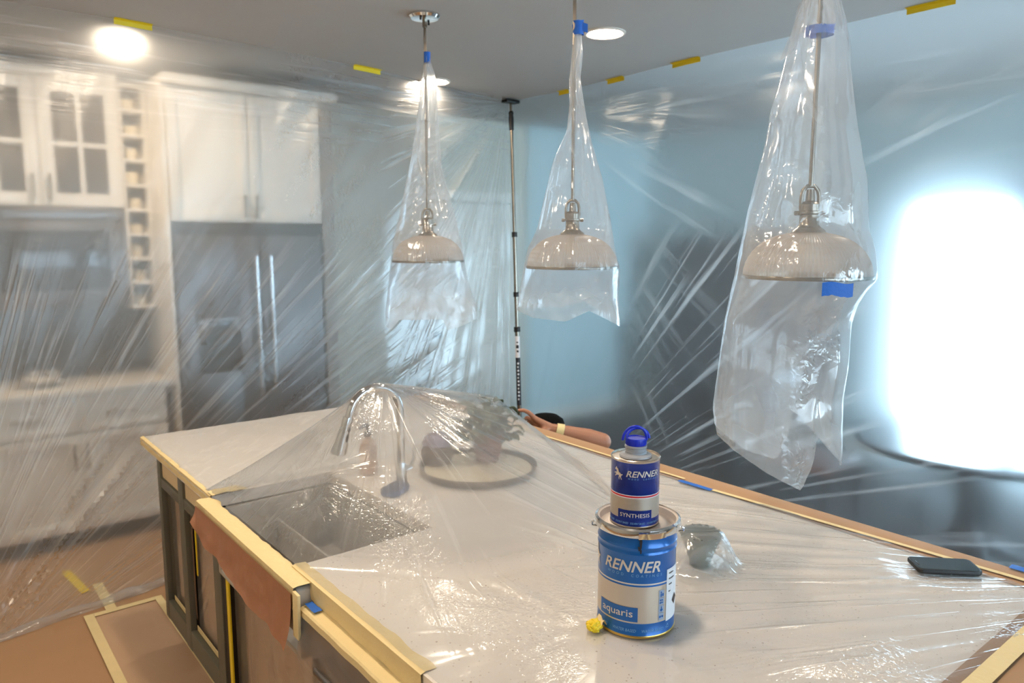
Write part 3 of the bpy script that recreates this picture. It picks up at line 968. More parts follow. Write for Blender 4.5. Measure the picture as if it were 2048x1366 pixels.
# paper on the dining-side ledge and the near end
def ledge(name, x0, x1, y0, y1, label, drop=True):
    Pts = []
    n = max(4, int((y1 - y0) / .04))
    for i in range(n + 1):
        y = y0 + (y1 - y0) * i / n
        row = [(x0 + .004 * nz(y * 6, 2), y, CT + .0016), ((x0 + x1) / 2, y, CT + .002 + .004 * max(0, nz(y * 7, 8))), (x1 - .004, y, CT + .003)]
        if drop:
            row += [(x1 + .006, y, CT - .003), (x1 + .008 + .004 * nz(y * 5, 3), y, CT - .06)]
        Pts.append(row)
    return tag(MB().grid(Pts).build(name, M_paper), label, 'paper')
ledge('ledge_paper', 1.985, 2.088, .505, 3.325, 'brown paper strip along the dining edge of the island')
Pts = []
for j in range(9):
    Pts.append([(.70 + 1.39 * i / 20, .31 + .192 * j / 8, CT + .0018 + .003 * max(0, nz(i * .6, j * .7, 5))) for i in range(21)])
tag(MB().grid(Pts).build('end_paper', M_paper), 'brown paper over the near end of the worktop', 'paper')
def strip(name, a, b, wd, z, m, label, cat='tape', n=12, amp=.0008, group=None):
    a, b = Vector((*a, 0)), Vector((*b, 0))
    d = (b - a).normalized()
    s = Vector((-d.y, d.x, 0)) * wd / 2
    Pts = []
    for i in range(n + 1):
        p = a + (b - a) * i / n
        Pts.append([(p.x - s.x, p.y - s.y, z + amp * nz(i * .8, 1)), (p.x, p.y, z + amp * nz(i * .9, 5) + .0004), (p.x + s.x, p.y + s.y, z + amp * nz(i * .7, 9))])
    return tag(MB().grid(Pts).build(name, m), label, cat, group)
strip('ledge_tape', (2.005, 1.55), (2.0, 3.30), .012, CT + .0065, M_mask, 'cream tape along the far half of the brown ledge paper')
strip('ledge_tape', (2.025, .52), (1.985, 1.42), .016, CT + .0065, M_mask, 'cream tape along the near half of the ledge behind the phone')
strip('blue_ledge_tape', (1.978, 1.42), (1.975, 1.55), .022, CT + .007, M_blue, 'blue tape strip on the ledge behind the paint cans')
strip('blue_ledge_tape', (2.09, .50), (2.085, .60), .03, CT + .007, M_blue, 'blue tape strip at the near end of the brown ledge')
strip('end_tape', (.72, .457), (2.08, .457), .036, CT + .0085, M_mask, 'wide cream tape across the near end of the worktop', n=40)

# ------------------------------------------------------------------ faucet, soap, tray, plant, dish (under the sheet)
t = thing('faucet', 'chrome gooseneck kitchen faucet holding up the plastic tent', 'faucet', (1.215, 2.10, CT))
P(t, MB().lathe([(0, 0), (.028, 0), (.028, .006), (.021, .012), (.0185, .03), (.0175, .075), (.0145, .085), (0, .085)], (1.215, 2.10, CT), 28), 'base', M_chrome)
arc = [(1.215, 2.10, CT + .08), (1.215, 2.10, 1.10), (1.215, 2.10, 1.172)]
for i in range(1, 17):
    a = PI * i / 16 * .93
    arc.append((1.125 + .09 * math.cos(a), 2.10, 1.172 + .09 * math.sin(a)))
arc.append((1.028, 2.102, 1.16))
P(t, MB().tube(arc, .0135, 18), 'spout', M_chrome)
ax = Vector((-.030, .012, -.112)).normalized()
rotm = Vector((0, 0, -1)).rotation_difference(ax).to_matrix()
hd = MB().lathe([(0, .004), (.0145, .003), (.0155, 0), (.0158, -.03), (.019, -.07), (.0245, -.112), (.0245, -.118), (.0215, -.120), (0, -.1195)], (1.030, 2.102, 1.178), 24, axis=rotm)
sh = P(t, hd, 'spray_head', M_chrome)
btn = MB()
for k, (dz, ln) in enumerate(((-.038, .008), (-.066, .017))):
    c0 = Vector((1.030, 2.102, 1.178)) + ax * -dz
    d = Vector((.35, -.94, 0)).normalized()
    btn.sphere(c0 + d * .0165, .01, 12, 8, scale=(.6, .5, ln / .01), rot=rotm)
btn.build('spray_button', M_black, sh)
lv = MB().tube([(1.232, 2.10, CT + .055), (1.255, 2.098, CT + .06)], [.011, .010], 12).tube([(1.252, 2.098, CT + .058), (1.262, 2.096, CT + .09), (1.268, 2.094, CT + .135)], [.0065, .0055, .0045], 10)
P(t, lv, 'lever', M_chrome)

t = thing('soap_pump', 'small soap bottle with a pump behind the faucet spout', 'bottle', (1.20, 2.30, CT))
MB().lathe([(0, .002), (.028, .002), (.031, .008), (.031, .10), (.024, .118), (.011, .125), (.011, .135), (0, .135)], seg=24).build('bottle', mat('soap_pale', lin(206, 176, 156), 0.25), t)
MB().lathe([(0, .136), (.013, .136), (.013, .150), (.005, .152), (.005, .172), (0, .172)], seg=18).tube([(0, 0, .170), (-.012, -.006, .176), (-.04, -.02, .172)], [.008, .006, .004], 10).build('pump', mat('grey_plastic', lin(96, 100, 112), 0.4), t)
t = thing('sponge', 'blue sponge lying by the faucet base', 'sponge', (1.165, 2.055, CT), .5)
MB().box((-.045, -.028, .002), (.045, .028, .020), .006, seg=3).build('foam', mat('blue_sponge', lin(84, 110, 160), 0.95, var=.15, vscale=120, bump=.8, bscale=260), t)
MB().box((-.045, -.028, .0205), (.045, .028, .027), .003).build('scourer', mat('dark_scourer', lin(50, 62, 92), 0.95, bump=.8, bscale=200), t)

t = thing('round_tray', 'round cream tray with a dark rim under the plant', 'tray', (1.51, 2.07, CT))
MB().lathe([(0, .012), (.188, .012), (.190, .016), (0, .016)], seg=56).build('tray_top', M_ceram, t)
MB().lathe([(.05, .0015), (.17, .0015), (.19, .008), (.204, .030), (.209, .031), (.2, .010), (.191, .012), (.186, .0115), (.05, .0115), (.05, .0015)], seg=56).build('rim', mat('dark_bronze', lin(112, 98, 84), 0.35, 0.5), t)
t = thing('lidded_jar', 'brown jar with a lilac lid beside the potted plant', 'jar', (1.425, 2.205, CT + .016))
MB().lathe([(0, 0), (.04, 0), (.052, .012), (.058, .035), (.054, .058), (.046, .066), (0, .066)], seg=32).build('body', M_brownglaze, t)
MB().lathe([(0, .067), (.048, .067), (.052, .072), (.050, .085), (.036, .105), (.014, .116), (0, .117)], seg=32).build('lid', M_purple, t)

t = thing('potted_plant', 'grey-green leafy plant in a terracotta pot propping up the plastic', 'plant', (1.59, 2.12, CT + .016))
MB().lathe([(0, 0), (.04, 0), (.043, .004), (.056, .085), (.061, .086), (.063, .112), (.056, .112), (.053, .09), (0, .09)], seg=32).build('pot', M_terra, t)
MB().lathe([(0, .0905), (.03, .098), (.0525, .0915)], seg=20).build('soil', mat('soil', lin(50, 40, 32), .95, bump=.8, bscale=90), t)
rl = random.Random(5)
leaf_meshes = []
for q in range(4):
    ln, wd = .052 + .006 * q, .034 + .003 * (q % 2)
    Pts = []
    for i in range(7):
        s = i / 6
        hw = wd / 2 * math.sin(PI * min(1, s * .93 + .05)) ** .7
        zc = .012 * math.sin(PI * s) - .010 * s * s
        Pts.append([(s * ln, k * hw / 2, zc + .005 * abs(k) / 2 * math.sin(PI * s)) for k in (-2, -1, 0, 1, 2)])
    o = MB().grid(Pts).build('leaf', M_leaf, t)
    sm = o.modifiers.new('thick', 'SOLIDIFY')
    sm.thickness = .0012
    leaf_meshes.append(o)
stems = MB()
k = 0
for s_ in range(15):
    a = s_ * 2.4
    rr = .018 + .085 * ((s_ + .5) / 15) ** .7
    tip = Vector((rr * .95 * math.cos(a), rr * .95 * math.sin(a), .212 - .10 * (s_ / 15) + .015 * rl.uniform(-1, 1)))
    stems.tube([(.02 * math.cos(a), .02 * math.sin(a), .085), (rr * .6 * math.cos(a), rr * .6 * math.sin(a), .15), tip], [.0028, .0022, .0015], 6)
    for j in range(5):
        o = leaf_meshes[k % 4] if k < 4 else leaf_meshes[k % 4].copy()
        if k >= 4:
            COL.objects.link(o)
        aa = a + j * 1.9 + rl.uniform(-.4, .4)
        o.location = tip - Vector((0, 0, .016 * j * .8)) + Vector((.006 * math.cos(aa), .006 * math.sin(aa), 0))
        o.rotation_euler = (rl.uniform(-.3, .3), rl.uniform(-.55, .25), aa)
        k += 1
stems.build('stem', mat('stem_green', lin(84, 90, 60), .6), t)

t = thing('scalloped_dish', 'sage scalloped dish poking up the plastic behind the paint bucket', 'dish', (1.495, 1.10, CT))
rows = [(.0, .004), (.022, .004), (.026, .010), (.036, .045), (.050, .082), (.053, .086), (.050, .085), (.033, .045), (.022, .014), (0, .012)]
V_, F_ = [], []
ns = 72
for i, (r, z) in enumerate(rows):
    for k in range(ns):
        a = 2 * PI * k / ns
        sc = 1 + (.045 * math.cos(a * 18) * min(1, z / .08) if r > .03 else 0)
        V_.append((r * sc * math.cos(a), r * sc * math.sin(a), z + (.0025 * math.cos(a * 18) if .08 < z else 0)))
for i in range(len(rows) - 1):
    for k in range(ns):
        F_.append((i * ns + k, i * ns + (k + 1) % ns, (i + 1) * ns + (k + 1) % ns, (i + 1) * ns + k))
MB().add(V_, F_).build('bowl', M_dishglass, t)
MB().lathe([(0, .001), (.026, .001), (.026, .004), (0, .004)], seg=28).build('foot', M_dishglass, t)

# ------------------------------------------------------------------ plastic sheet tented over the island
def upper_hull(pts, Q):
    """height of the upper concave envelope of pts (n,3) at Q (m,2); nan outside"""
    pts = np.array(pts)
    best = np.full(len(Q), np.nan)
    n = len(pts)
    for i in range(n):
        for j in range(i + 1, n):
            for k2 in range(j + 1, n):
                a, b_, c_ = pts[i], pts[j], pts[k2]
                d = (b_[1] - c_[1]) * (a[0] - c_[0]) + (c_[0] - b_[0]) * (a[1] - c_[1])
                if abs(d) < 1e-7:
                    continue
                l1 = ((b_[1] - c_[1]) * (Q[:, 0] - c_[0]) + (c_[0] - b_[0]) * (Q[:, 1] - c_[1])) / d
                l2 = ((c_[1] - a[1]) * (Q[:, 0] - c_[0]) + (a[0] - c_[0]) * (Q[:, 1] - c_[1])) / d
                l3 = 1 - l1 - l2
                ok = (l1 > -1e-6) & (l2 > -1e-6) & (l3 > -1e-6)
                z = l1 * a[2] + l2 * b_[2] + l3 * c_[2]
                best = np.where(ok & ~(best > z), z, best)
    return best
nx_, ny_ = 132, 212
xs = np.linspace(.694, 1.992, nx_)
ys = np.linspace(.462, 2.475, ny_)
GX, GY = np.meshgrid(xs, ys)
Q = np.stack([GX.ravel(), GY.ravel()], 1)
zb = CT + .0045
sup = [(1.225, 2.10, 1.205), (1.19, 2.10, 1.255), (1.125, 2.10, 1.283), (1.06, 2.10, 1.25), (1.02, 2.105, 1.19),
       (1.60, 2.10, 1.178), (1.58, 2.18, 1.165), (1.685, 2.045, 1.090), (1.54, 2.04, 1.15), (1.67, 2.14, 1.09)]
gnd = [(.694, 2.475), (.694, 2.10), (.694, 1.70), (.98, 1.40), (1.30, 1.30), (1.62, 1.46), (1.80, 1.76), (1.93, 2.08), (1.965, 2.24), (1.90, 2.40), (1.3, 2.475)]
hull = upper_hull(sup + [(x, y, zb) for x, y in gnd], Q)
hull = np.where(np.isnan(hull), zb, hull).reshape(ny_, nx_)
hh = np.maximum(hull - zb, 0)
hh = .37 * (hh / .37) ** 1.03
bowl = upper_hull([(1.495 + .055 * math.cos(a), 1.10 + .055 * math.sin(a), CT + .093) for a in np.arange(8) * PI / 4] +
                  [(1.495 + .11 * math.cos(a), 1.10 + .095 * math.sin(a), zb) for a in np.arange(8) * PI / 4], Q)
bowl = np.where(np.isnan(bowl), zb, bowl).reshape(ny_, nx_) - zb
hh = np.maximum(hh, np.maximum(bowl, 0))
hh -= (.035 * np.exp(-(((GX - .825) / .035) ** 2 + ((GY - 1.95) / .040) ** 2)))
sinkm = 1 / (1 + np.exp(-(1.05 - GX) / .03)) / (1 + np.exp(-(GY - 1.80) / .03)) / (1 + np.exp(-(GX - .76) / .02))
hh -= .012 * sinkm
for _ in range(2):
    k_ = hh.copy()
    k_[1:-1, 1:-1] = (hh[:-2, 1:-1] + hh[2:, 1:-1] + hh[1:-1, :-2] + hh[1:-1, 2:] + 4 * hh[1:-1, 1:-1]) / 8
    hh = k_
flat = np.ones_like(hh)
for cx_, cy_, r_ in ((1.148, 1.003, .125), (1.94, .71, .11), (1.055, 1.052, .03)):
    d_ = np.hypot(GX - cx_, GY - cy_)
    flat = np.minimum(flat, np.clip((d_ - r_ * .8) / (r_ * .5), 0, 1))
def fan_ridges(X, Y, cx_, cy_, ka, kr, seed):
    th = np.arctan2(Y - cy_, X - cx_).ravel()
    rr = np.hypot(X - cx_, Y - cy_).ravel()
    o = np.array([mnoise.noise(Vector((a * ka, r * kr, seed))) for a, r in zip(th, rr)])
    return o.reshape(X.shape)
rd = fan_ridges(GX, GY, 1.16, 2.10, 11, 2.0, 1.0)
re_ = fan_ridges(GX, GY, 2.5, .15, 26, 1.8, 4.0)
rf_ = fan_ridges(GX, GY, 1.055, 1.052, 4.5, 3.0, 9.0)
rn = np.array([mnoise.noise(Vector((x * 9, y * 9, 2))) for x, y in Q]).reshape(hh.shape)
near = np.clip((1.75 - GY) / .5, 0, 1)
amp = .006 * np.clip(rd + .1, 0, 1) * (1 - near) * np.clip(hh / .03, .25, 1) + near * (.010 * np.clip(re_, 0, 1) * np.clip((GX - 1.0) / .5, .15, 1) + .005 * np.clip(rf_, 0, 1)) + .0025 * np.clip(rn, 0, 1)
zz = zb + hh + amp * flat
sink_in = (GX < 1.06) & (GY > 1.76) & (GY < 2.39)
zz = np.where(sink_in, zz, np.maximum(zz, CT + .003))
Vs = np.stack([GX, GY, zz], 2).reshape(-1, 3)
mb = MB()
mb.v = [tuple(p) for p in Vs]
mb.f = [(j * nx_ + i, j * nx_ + i + 1, (j + 1) * nx_ + i + 1, (j + 1) * nx_ + i) for j in range(ny_ - 1) for i in range(nx_ - 1)]
mb.mi = [0] * len(mb.f)
o = mb.build('island_sheet', M_film_island, uv=Q)
la = o.data.attributes.new('lift', 'FLOAT', 'POINT')
lv_ = np.clip((hh - .01) / .07, 0, 1)
dseg = np.hypot(np.maximum(0, np.abs(GX - 1.115) - .11), GY - 2.10)      # film pressed against the spout and the leaves is clear
lv_ *= np.clip((dseg - .015) / .20, .0, 1) * np.clip((np.hypot(GX - 1.60, GY - 2.11) - .04) / .14, .1, 1)
la.data.foreach_set('value', lv_.ravel().astype(np.float32))
tag(o, 'clear plastic sheet tented over the faucet and plant and spread over the island', 'plastic sheet')

# second sheet lying flat over the far end of the worktop
Pts, uvs = [], []
for j in range(50):
    row = []
    for i in range(70):
        x, y = .684 + 1.31 * i / 69, 2.418 + .935 * j / 49
        z = CT + .004 + .005 * max(0, nz(x * 7, y * 16, 3)) + .003 * max(0, nz(x * 20, y * 30, 6))
        if x < .70: z -= .012
        if y > 3.325: z -= .02
        row.append((x, y, z))
        uvs.append((x, y))
    Pts.append(row)
tag(MB().grid(Pts).build('far_sheet', M_film_far, uv=uvs), 'crinkled clear plastic lying flat over the far end of the island', 'plastic sheet')

# ------------------------------------------------------------------ lettering helpers
def text_geo(body, size=1.0, shear=0.0, bold=0.0, spacing=1.0):
    cu = bpy.data.curves.new('lettering', 'FONT')
    cu.body = body
    cu.size = size
    cu.shear = shear
    cu.offset = bold
    cu.space_character = spacing
    cu.resolution_u = 3
    o = bpy.data.objects.new('lettering', cu)
    COL.objects.link(o)
    bpy.context.view_layer.update()
    me = o.evaluated_get(bpy.context.evaluated_depsgraph_get()).to_mesh()
    vs_ = np.array([v.co[:] for v in me.vertices])
    fs_ = [tuple(p.vertices) for p in me.polygons]
    o.to_mesh_clear()
    bpy.data.objects.remove(o)
    bpy.data.curves.remove(cu)
    return vs_, fs_
def fit(geo, w, h, shear_pad=0):
    v, f = geo
    lo, hi = v.min(0), v.max(0)
    u = (v[:, :2] - lo[:2]) / (hi[:2] - lo[:2])
    return np.stack([(u[:, 0] - .5) * w, u[:, 1] * h], 1), f
def wrap(mb, uv, faces, R, phi0, z0, th0, mi=0):
    """lay flat (u, v) geometry on a cylinder of radius R round the z axis, centred at angle th0+phi0"""
    a = th0 + phi0 + uv[:, 0] / R
    return mb.add(np.stack([R * np.cos(a), R * np.sin(a), z0 + uv[:, 1]], 1).tolist(), faces, mi)
def rect_geo(w, h, n=8, r=0.0):
    uv = []
    for j in range(2):
        for i in range(n + 1):
            uv.append((-w / 2 + w * i / n, h * j))
    fs_ = [(i, i + 1, n + 1 + i + 1, n + 1 + i) for i in range(n)]
    return np.array(uv), fs_
HORSE = [(.28, 1.0), (.34, .93), (.30, .88), (.46, .86), (.52, .72), (.58, .58), (.74, .52), (.82, .44), (.94, .48), (1.0, .40), (.93, .40), (.86, .34), (.80, .22),
         (.86, .08), (.92, .0), (.82, .02), (.76, .12), (.68, .24), (.62, .14), (.66, .0), (.57, .04), (.55, .18), (.58, .32), (.44, .34), (.36, .30), (.20, .26),
         (.16, .16), (.08, .22), (.14, .34), (.30, .42), (.12, .44), (.0, .40), (.02, .50), (.14, .52), (.30, .54), (.30, .64), (.26, .74), (.14, .72), (.08, .78), (.18, .88), (.22, .94)]
def horse_geo(w, h):
    bm = bmesh.new()
    f = bm.faces.new([bm.verts.new((x, y, 0)) for x, y in HORSE])
    bmesh.ops.triangulate(bm, faces=[f])
    bm.verts.index_update()
    uv = np.array([((v.co.x - .5) * w, v.co.y * h) for v in bm.verts])
    fs_ = [tuple(v.index for v in f.verts) for f in bm.faces]
    bm.free()
    return uv, fs_
M_cblue = mat('can_blue', lin(10, 92, 166), 0.28, 0.35, var=.03, coat=.3)
M_tblue = mat('tin_blue', lin(14, 48, 140), 0.25, 0.5, var=.03, coat=.3)
M_csilver = mat('can_silver', lin(196, 184, 170), 0.34, 0.55, var=.03)
M_tsilver = mat('tin_bare', lin(190, 180, 168), 0.36, 0.7, var=.06, vscale=14, stretch=(1, 1, 6))
M_tinlid = mat('tin_lid', lin(198, 190, 180), 0.25, 0.9, var=.05)
M_lidpale = mat('pale_lid', lin(210, 200, 192), 0.4, 0.2, var=.04)
M_gold = mat('gold_lacquer_rim', lin(196, 160, 84), 0.3, 0.9)
M_red = mat('red_line', lin(190, 20, 40), 0.4)
M_wht = mat('white_print', lin(226, 226, 230), 0.5, var=.02)
M_silverp = mat('silver_print', lin(206, 196, 186), 0.4, 0.2, var=.02)
M_bluep = mat('pale_blue_print', lin(108, 160, 206), 0.5, var=.02)
M_label = mat('white_label', lin(222, 222, 226), 0.5, var=.02)
M_ink = mat('black_ink', lin(30, 30, 36), 0.5)
M_diam = mat('dark_brown_mark', lin(52, 40, 42), 0.5)
M_capblue = mat('blue_cap_plastic', lin(16, 44, 186), 0.35, var=.03, sss=0.05)
M_necks = mat('cloudy_neck_plastic', lin(196, 200, 208), 0.2, trans=.45)

D = PI / 180
TH = math.radians(221.1)
BR = .0815
t = thing('paint_bucket', 'large blue and silver paint bucket with a clamped lid standing on the plastic', 'bucket', (1.155, 1.012, .9190))
prof = [(0, .003), (.076, .003), (.0795, 0), (.0825, .001), (.0828, .004), (BR, .006), (BR, .033), (BR, .112), (BR, .116), (BR, .119), (BR, .176), (BR + .0016, .180), (BR, .184), (BR, .190), (BR + .0018, .194), (BR, .198), (BR, .215), (.0, .215)]
mis = [3, 3, 3, 3, 3, 0, 1, 0, 2, 0, 0, 0, 0, 0, 0, 0, 0]
bmb = MB().lathe(prof, seg=72, mis=mis)
bmb.build('body', [M_cblue, M_csilver, M_silverp, M_gold], t)
lid = MB().lathe([(0, .2215), (.055, .2215), (.060, .2230), (.064, .2215), (.078, .2190), (.080, .232), (.084, .2335), (.0865, .230), (.0865, .222), (.0835, .220)], seg=72)
lid = lid.build('lid', M_lidpale, t)
ring = MB().lathe([(.0845, .236), (.0895, .233), (.0905, .226), (.0895, .218), (.0850, .215), (.0835, .221), (.084, .231), (.0845, .236)], seg=72)
rg = ring.build('clamp_ring', M_chrome, t)
lever = MB()
for i in range(9):
    a = TH + (2 + i * 4.6) * D
    r = .0925 + (.0035 if i in (0,) else 0) + .003 * math.sin(PI * i / 8)
    lever.v += [(r * math.cos(a), r * math.sin(a), .2185), (r * math.cos(a), r * math.sin(a), .2300), ((r - .004) * math.cos(a), (r - .004) * math.sin(a), .2315), ((r - .004) * math.cos(a), (r - .004) * math.sin(a), .2170)]
for i in range(8):
    for k in range(4):
        k2 = (k + 1) % 4
        lever.f.append((i * 4 + k, i * 4 + k2, i * 4 + 4 + k2, i * 4 + 4 + k))
lever.f += [(0, 1, 2, 3), (35, 34, 33, 32)]
lever.mi = [0] * len(lever.f)
lever.build('lever', M_chrome, rg)
for sgn in (-1, 1):
    ear = MB()
    a = TH + sgn * 92 * D
    ear.tube([(.091 * math.cos(a), .091 * math.sin(a), .214), (.096 * math.cos(a), .096 * math.sin(a), .212), (.096 * math.cos(a), .096 * math.sin(a), .205), (.083 * math.cos(a), .083 * math.sin(a), .204)], .0025, 8)
    ear.build('handle_lug', M_chrome, t)
drip = MB()
for ph, w_, z0, z1 in ((4.5, .013, .2125, .2195), (5.5, .006, .196, .2125), (4.0, .008, .190, .199), (5.6, .004, .184, .192)):
    uv, fs_ = rect_geo(w_, z1 - z0)
    uv[uv[:, 1] == 0, 0] *= .55
    wrap(drip, uv, fs_, BR + (.0022 if z1 < .21 else .0025), ph * D, z0, TH)
drip.build('paint_drip', M_ink, t)
K = BR + .0007
mb = MB()
wrap(mb, *fit(text_geo('RENNER', 1, .28, .018, 1.0), .124, .0235), K, -7.5 * D, .143, TH)
mb.build('lettering', M_silverp, t)
mb = MB()
wrap(mb, *fit(text_geo('WOOD  COATINGS', 1, .1, .0, 1.9), .120, .0058), K, -3 * D, .1335, TH)
mb.build('lettering', M_bluep, t)
mb = MB()
wrap(mb, *horse_geo(.040, .048), K, -79 * D, .134, TH)
mb.build('horse_emblem', M_silverp, t)
mb = MB()
wrap(mb, *rect_geo(.0915, .031, 12), K, -28.5 * D, .0365, TH)
pl = mb.build('blue_plate', M_cblue, t, fix=False)
mb = MB()
wrap(mb, *fit(text_geo('aquaris', 1, 0, .006, 1.0), .073, .0195), K + .0006, -29 * D, .0415, TH)
mb.build('lettering', M_silverp, pl)
mb = MB()
for ph in (-62, -16, 27):
    wrap(mb, *fit(text_geo('WATER BASED', 1, .2, .004, 1.0), .050, .0065), K, ph * D, .0140, TH)
mb.build('lettering', M_bluep, t)
mb = MB()      # recycling loop of three bent arrows
for q in range(3):
    a = q * 2 * PI / 3
    pts_ = [(-.0030, -.0036), (.0026, -.0036), (.0026, -.0048), (.0048, -.0028), (.0026, -.0008), (.0026, -.0020), (-.0022, -.0020)]
    uv = np.array([(x * math.cos(a) - y * math.sin(a), x * math.sin(a) + y * math.cos(a) + .006) for x, y in pts_])
    wrap(mb, uv, [tuple(range(7))], K, 53 * D, .0125, TH)
mb.build('recycling_mark', M_bluep, t, fix=False)
icons = MB()
for q in range(4):
    z0 = .037 + q * .0165
    wrap(icons, *rect_geo(.0135, .0152, 4), K, 39.5 * D, z0, TH, 0)
    if q == 3:
        wrap(icons, *rect_geo(.0030, .0075, 2), K + .0005, 38.5 * D, z0 + .001, TH, 1)
        wrap(icons, *rect_geo(.0030, .0028, 2), K + .0005, 38.5 * D, z0 + .0095, TH, 1)
        wrap(icons, *rect_geo(.0034, .006, 2), K + .0005, 41.7 * D, z0 + .002, TH, 1)
    elif q == 2:
        for dp, dz in ((-2, .002), (1, .002), (-2, .0075), (1, .0075)):
            wrap(icons, *rect_geo(.0030, .0035, 2), K + .0005, (39.5 + dp) * D, z0 + .001 + dz, TH, 1)
    elif q == 1:
        wrap(icons, *rect_geo(.0022, .011, 2), K + .0005, 39.5 * D, z0 + .002, TH, 1)
        wrap(icons, *rect_geo(.0065, .0035, 2), K + .0005, 39.5 * D, z0 + .004, TH, 1)
    else:
        for dp in (-2.2, 2.0):
            ring_ = [(.0024 * math.cos(a), .0024 * math.sin(a) + .0075) for a in np.arange(12) * PI / 6]
            wrap(icons, np.array(ring_), [tuple(range(12))], K + .0005, (39.5 + dp) * D, z0, TH, 1)
icons.build('icon_column', [M_csilver if False else mat('icon_ground', lin(146, 160, 182), .5), M_cblue], t, fix=False)
mb = MB()
wrap(mb, *rect_geo(.052, .112, 8), K, 67 * D, .030, TH)
lb = mb.build('paper_label', M_label, t, fix=False)
mb = MB()
rl2 = random.Random(3)
for z0, w_ in ((.131, .016), (.119, .020), (.107, .010), (.092, .006)):
    x = -.018
    while x < -.018 + w_:
        w1 = rl2.uniform(.0012, .003)
        wrap(mb, *(lambda g: (g[0] + np.array([x, 0]), g[1]))(rect_geo(w1, .0028, 1)), K + .0005, 67 * D, z0, TH)
        x += w1 + .001
mb.build('label_print', M_ink, lb, fix=False)
mb = MB()
wrap(mb, np.array([(0, -.013), (.013, 0), (0, .013), (-.013, 0)]), [(0, 1, 2, 3)], K + .0006, 72 * D, .0690, TH)
mb.build('diamond_mark', M_diam, lb, fix=False)

# small tin on the lid
TR = .0505
TT = math.radians(221.6)
tz = .9190 + .2235
t = thing('solvent_tin', 'small dark blue and silver tin with a blue looped cap on the bucket lid', 'tin', (1.1505, 1.0175, tz))
prof = [(0, .003), (.046, .003), (.0495, 0), (.0512, .001), (.0512, .003), (TR, .004), (TR, .0195), (TR, .0635), (TR, .065), (TR, .0685), (TR, .070), (TR, .137), (.0512, .138), (.0517, .1415), (.0500, .143), (.0485, .139), (.030, .140), (.0, .140)]
mis = [2, 2, 2, 2, 2, 0, 1, 3, 4, 3, 0, 2, 2, 2, 2, 2, 2]
MB().lathe(prof, seg=64, mis=mis).build('body', [M_tblue, M_tsilver, M_tinlid, M_wht, M_red], t)
nk = MB().lathe([(.034, .1405), (.033, .144), (.026, .146), (.0225, .147), (.0215, .150), (.0228, .1515), (.0215, .153), (.0215, .158), (.0232, .160), (.0232, .163), (.020, .164), (.019, .145), (.034, .1405)], seg=40)
nk.build('neck', M_necks, t)
cp = MB()
prof = [(0, .1705), (.0195, .1705), (.0205, .1735), (.021, .181), (.0205, .1815), (.019, .1790), (0, .1790)]
prof = [(0, .1645), (.0205, .1645), (.0212, .166), (.0212, .178), (.0205, .1795), (.019, .1770), (0, .1765)]
cp.lathe(prof, seg=48)
cap_ = cp.build('cap', M_capblue, t)
rib = MB()
for q in range(40):
    a = 2 * PI * q / 40
    rib.tube([(.0212 * math.cos(a), .0212 * math.sin(a), .1655), (.0212 * math.cos(a), .0212 * math.sin(a), .1775)], .0006, 5)
rib.build('ribs', M_capblue, cap_)
Rv = Vector((math.cos(-38.8 * D), math.sin(-38.8 * D), 0))
Fv = Vector((math.sin(38.8 * D), math.cos(38.8 * D), 0))
for nm, off, lean, hgt, ww in (('pull_loop', -.006, -.010, .031, .025), ('pull_loop', .006, .004, .021, .0235)):
    pts_ = []
    for i in range(17):
        a = PI * i / 16
        sx = -math.cos(a) * ww
        sz_ = math.sin(a) * hgt
        p = Rv * (sx + (-.004 if off < 0 else .005)) + Fv * (off + lean * math.sin(a)) + Vector((0, 0, .176 + sz_))
        pts_.append(p)
    MB().tube(pts_, .0028, 10).build(nm, M_capblue, cap_)
K = TR + .0006
mb = MB()
wrap(mb, *fit(text_geo('RENNER', 1, .28, .018, 1.0), .0735, .0128), K, 20 * D, .1085, TT)
mb.build('lettering', M_silverp, t)
mb = MB()
wrap(mb, *fit(text_geo('WOOD  COATINGS', 1, .1, 0, 1.9), .068, .0034), K, 22 * D, .1030, TT)
mb.build('lettering', M_bluep, t)
mb = MB()
wrap(mb, *horse_geo(.0235, .026), K, -42.5 * D, .1000, TT)
mb.build('horse_emblem', M_silverp, t)
mb = MB()
wrap(mb, *rect_geo(.074, .0205, 12), K, 1 * D, .0175, TT)
pl = mb.build('blue_plate', M_tblue, t, fix=False)
mb = MB()
wrap(mb, *fit(text_geo('SYNTHESIS', 1, 0, .012, 1.05), .064, .0085), K + .0005, 1 * D, .0232, TT)
mb.build('lettering', M_silverp, pl)
mb = MB()
for ph in (-70, -31, 8, 47, 84):
    wrap(mb, *fit(text_geo('SOLVENT BASED', 1, .2, .004, 1.0), .031, .0042), K, ph * D, .0085, TT)
mb.build('lettering', M_bluep, t)

# crumpled tape ball and phone
bm = bmesh.new()
bmesh.ops.create_icosphere(bm, subdivisions=4, radius=.016)
for v in bm.verts:
    n_ = v.co.normalized()
    v.co *= 1 + .28 * mnoise.noise(n_ * 3.1) + .16 * mnoise.noise(n_ * 8 + Vector((5, 1, 2)))
    v.co.z = max(v.co.z * .8, -.011)
bm.verts.index_update()
t = thing('tape_ball', 'crumpled ball of yellow tape beside the paint bucket', 'tape', (1.052, 1.034, CT + .0165))
mb = MB().add([v.co[:] for v in bm.verts], [[v.index for v in f.verts] for f in bm.faces])
bm.free()
mb.build('ball', M_yellow, t)
mb = MB()
mb.grid([[(.006 + .004 * i + .004 * nz(i, j, 3), -.016 + .007 * j, .004 + .010 * math.sin(i * .9) * math.cos(j * .8)) for i in range(6)] for j in range(5)])
mb.build('loose_end', M_mask, t)

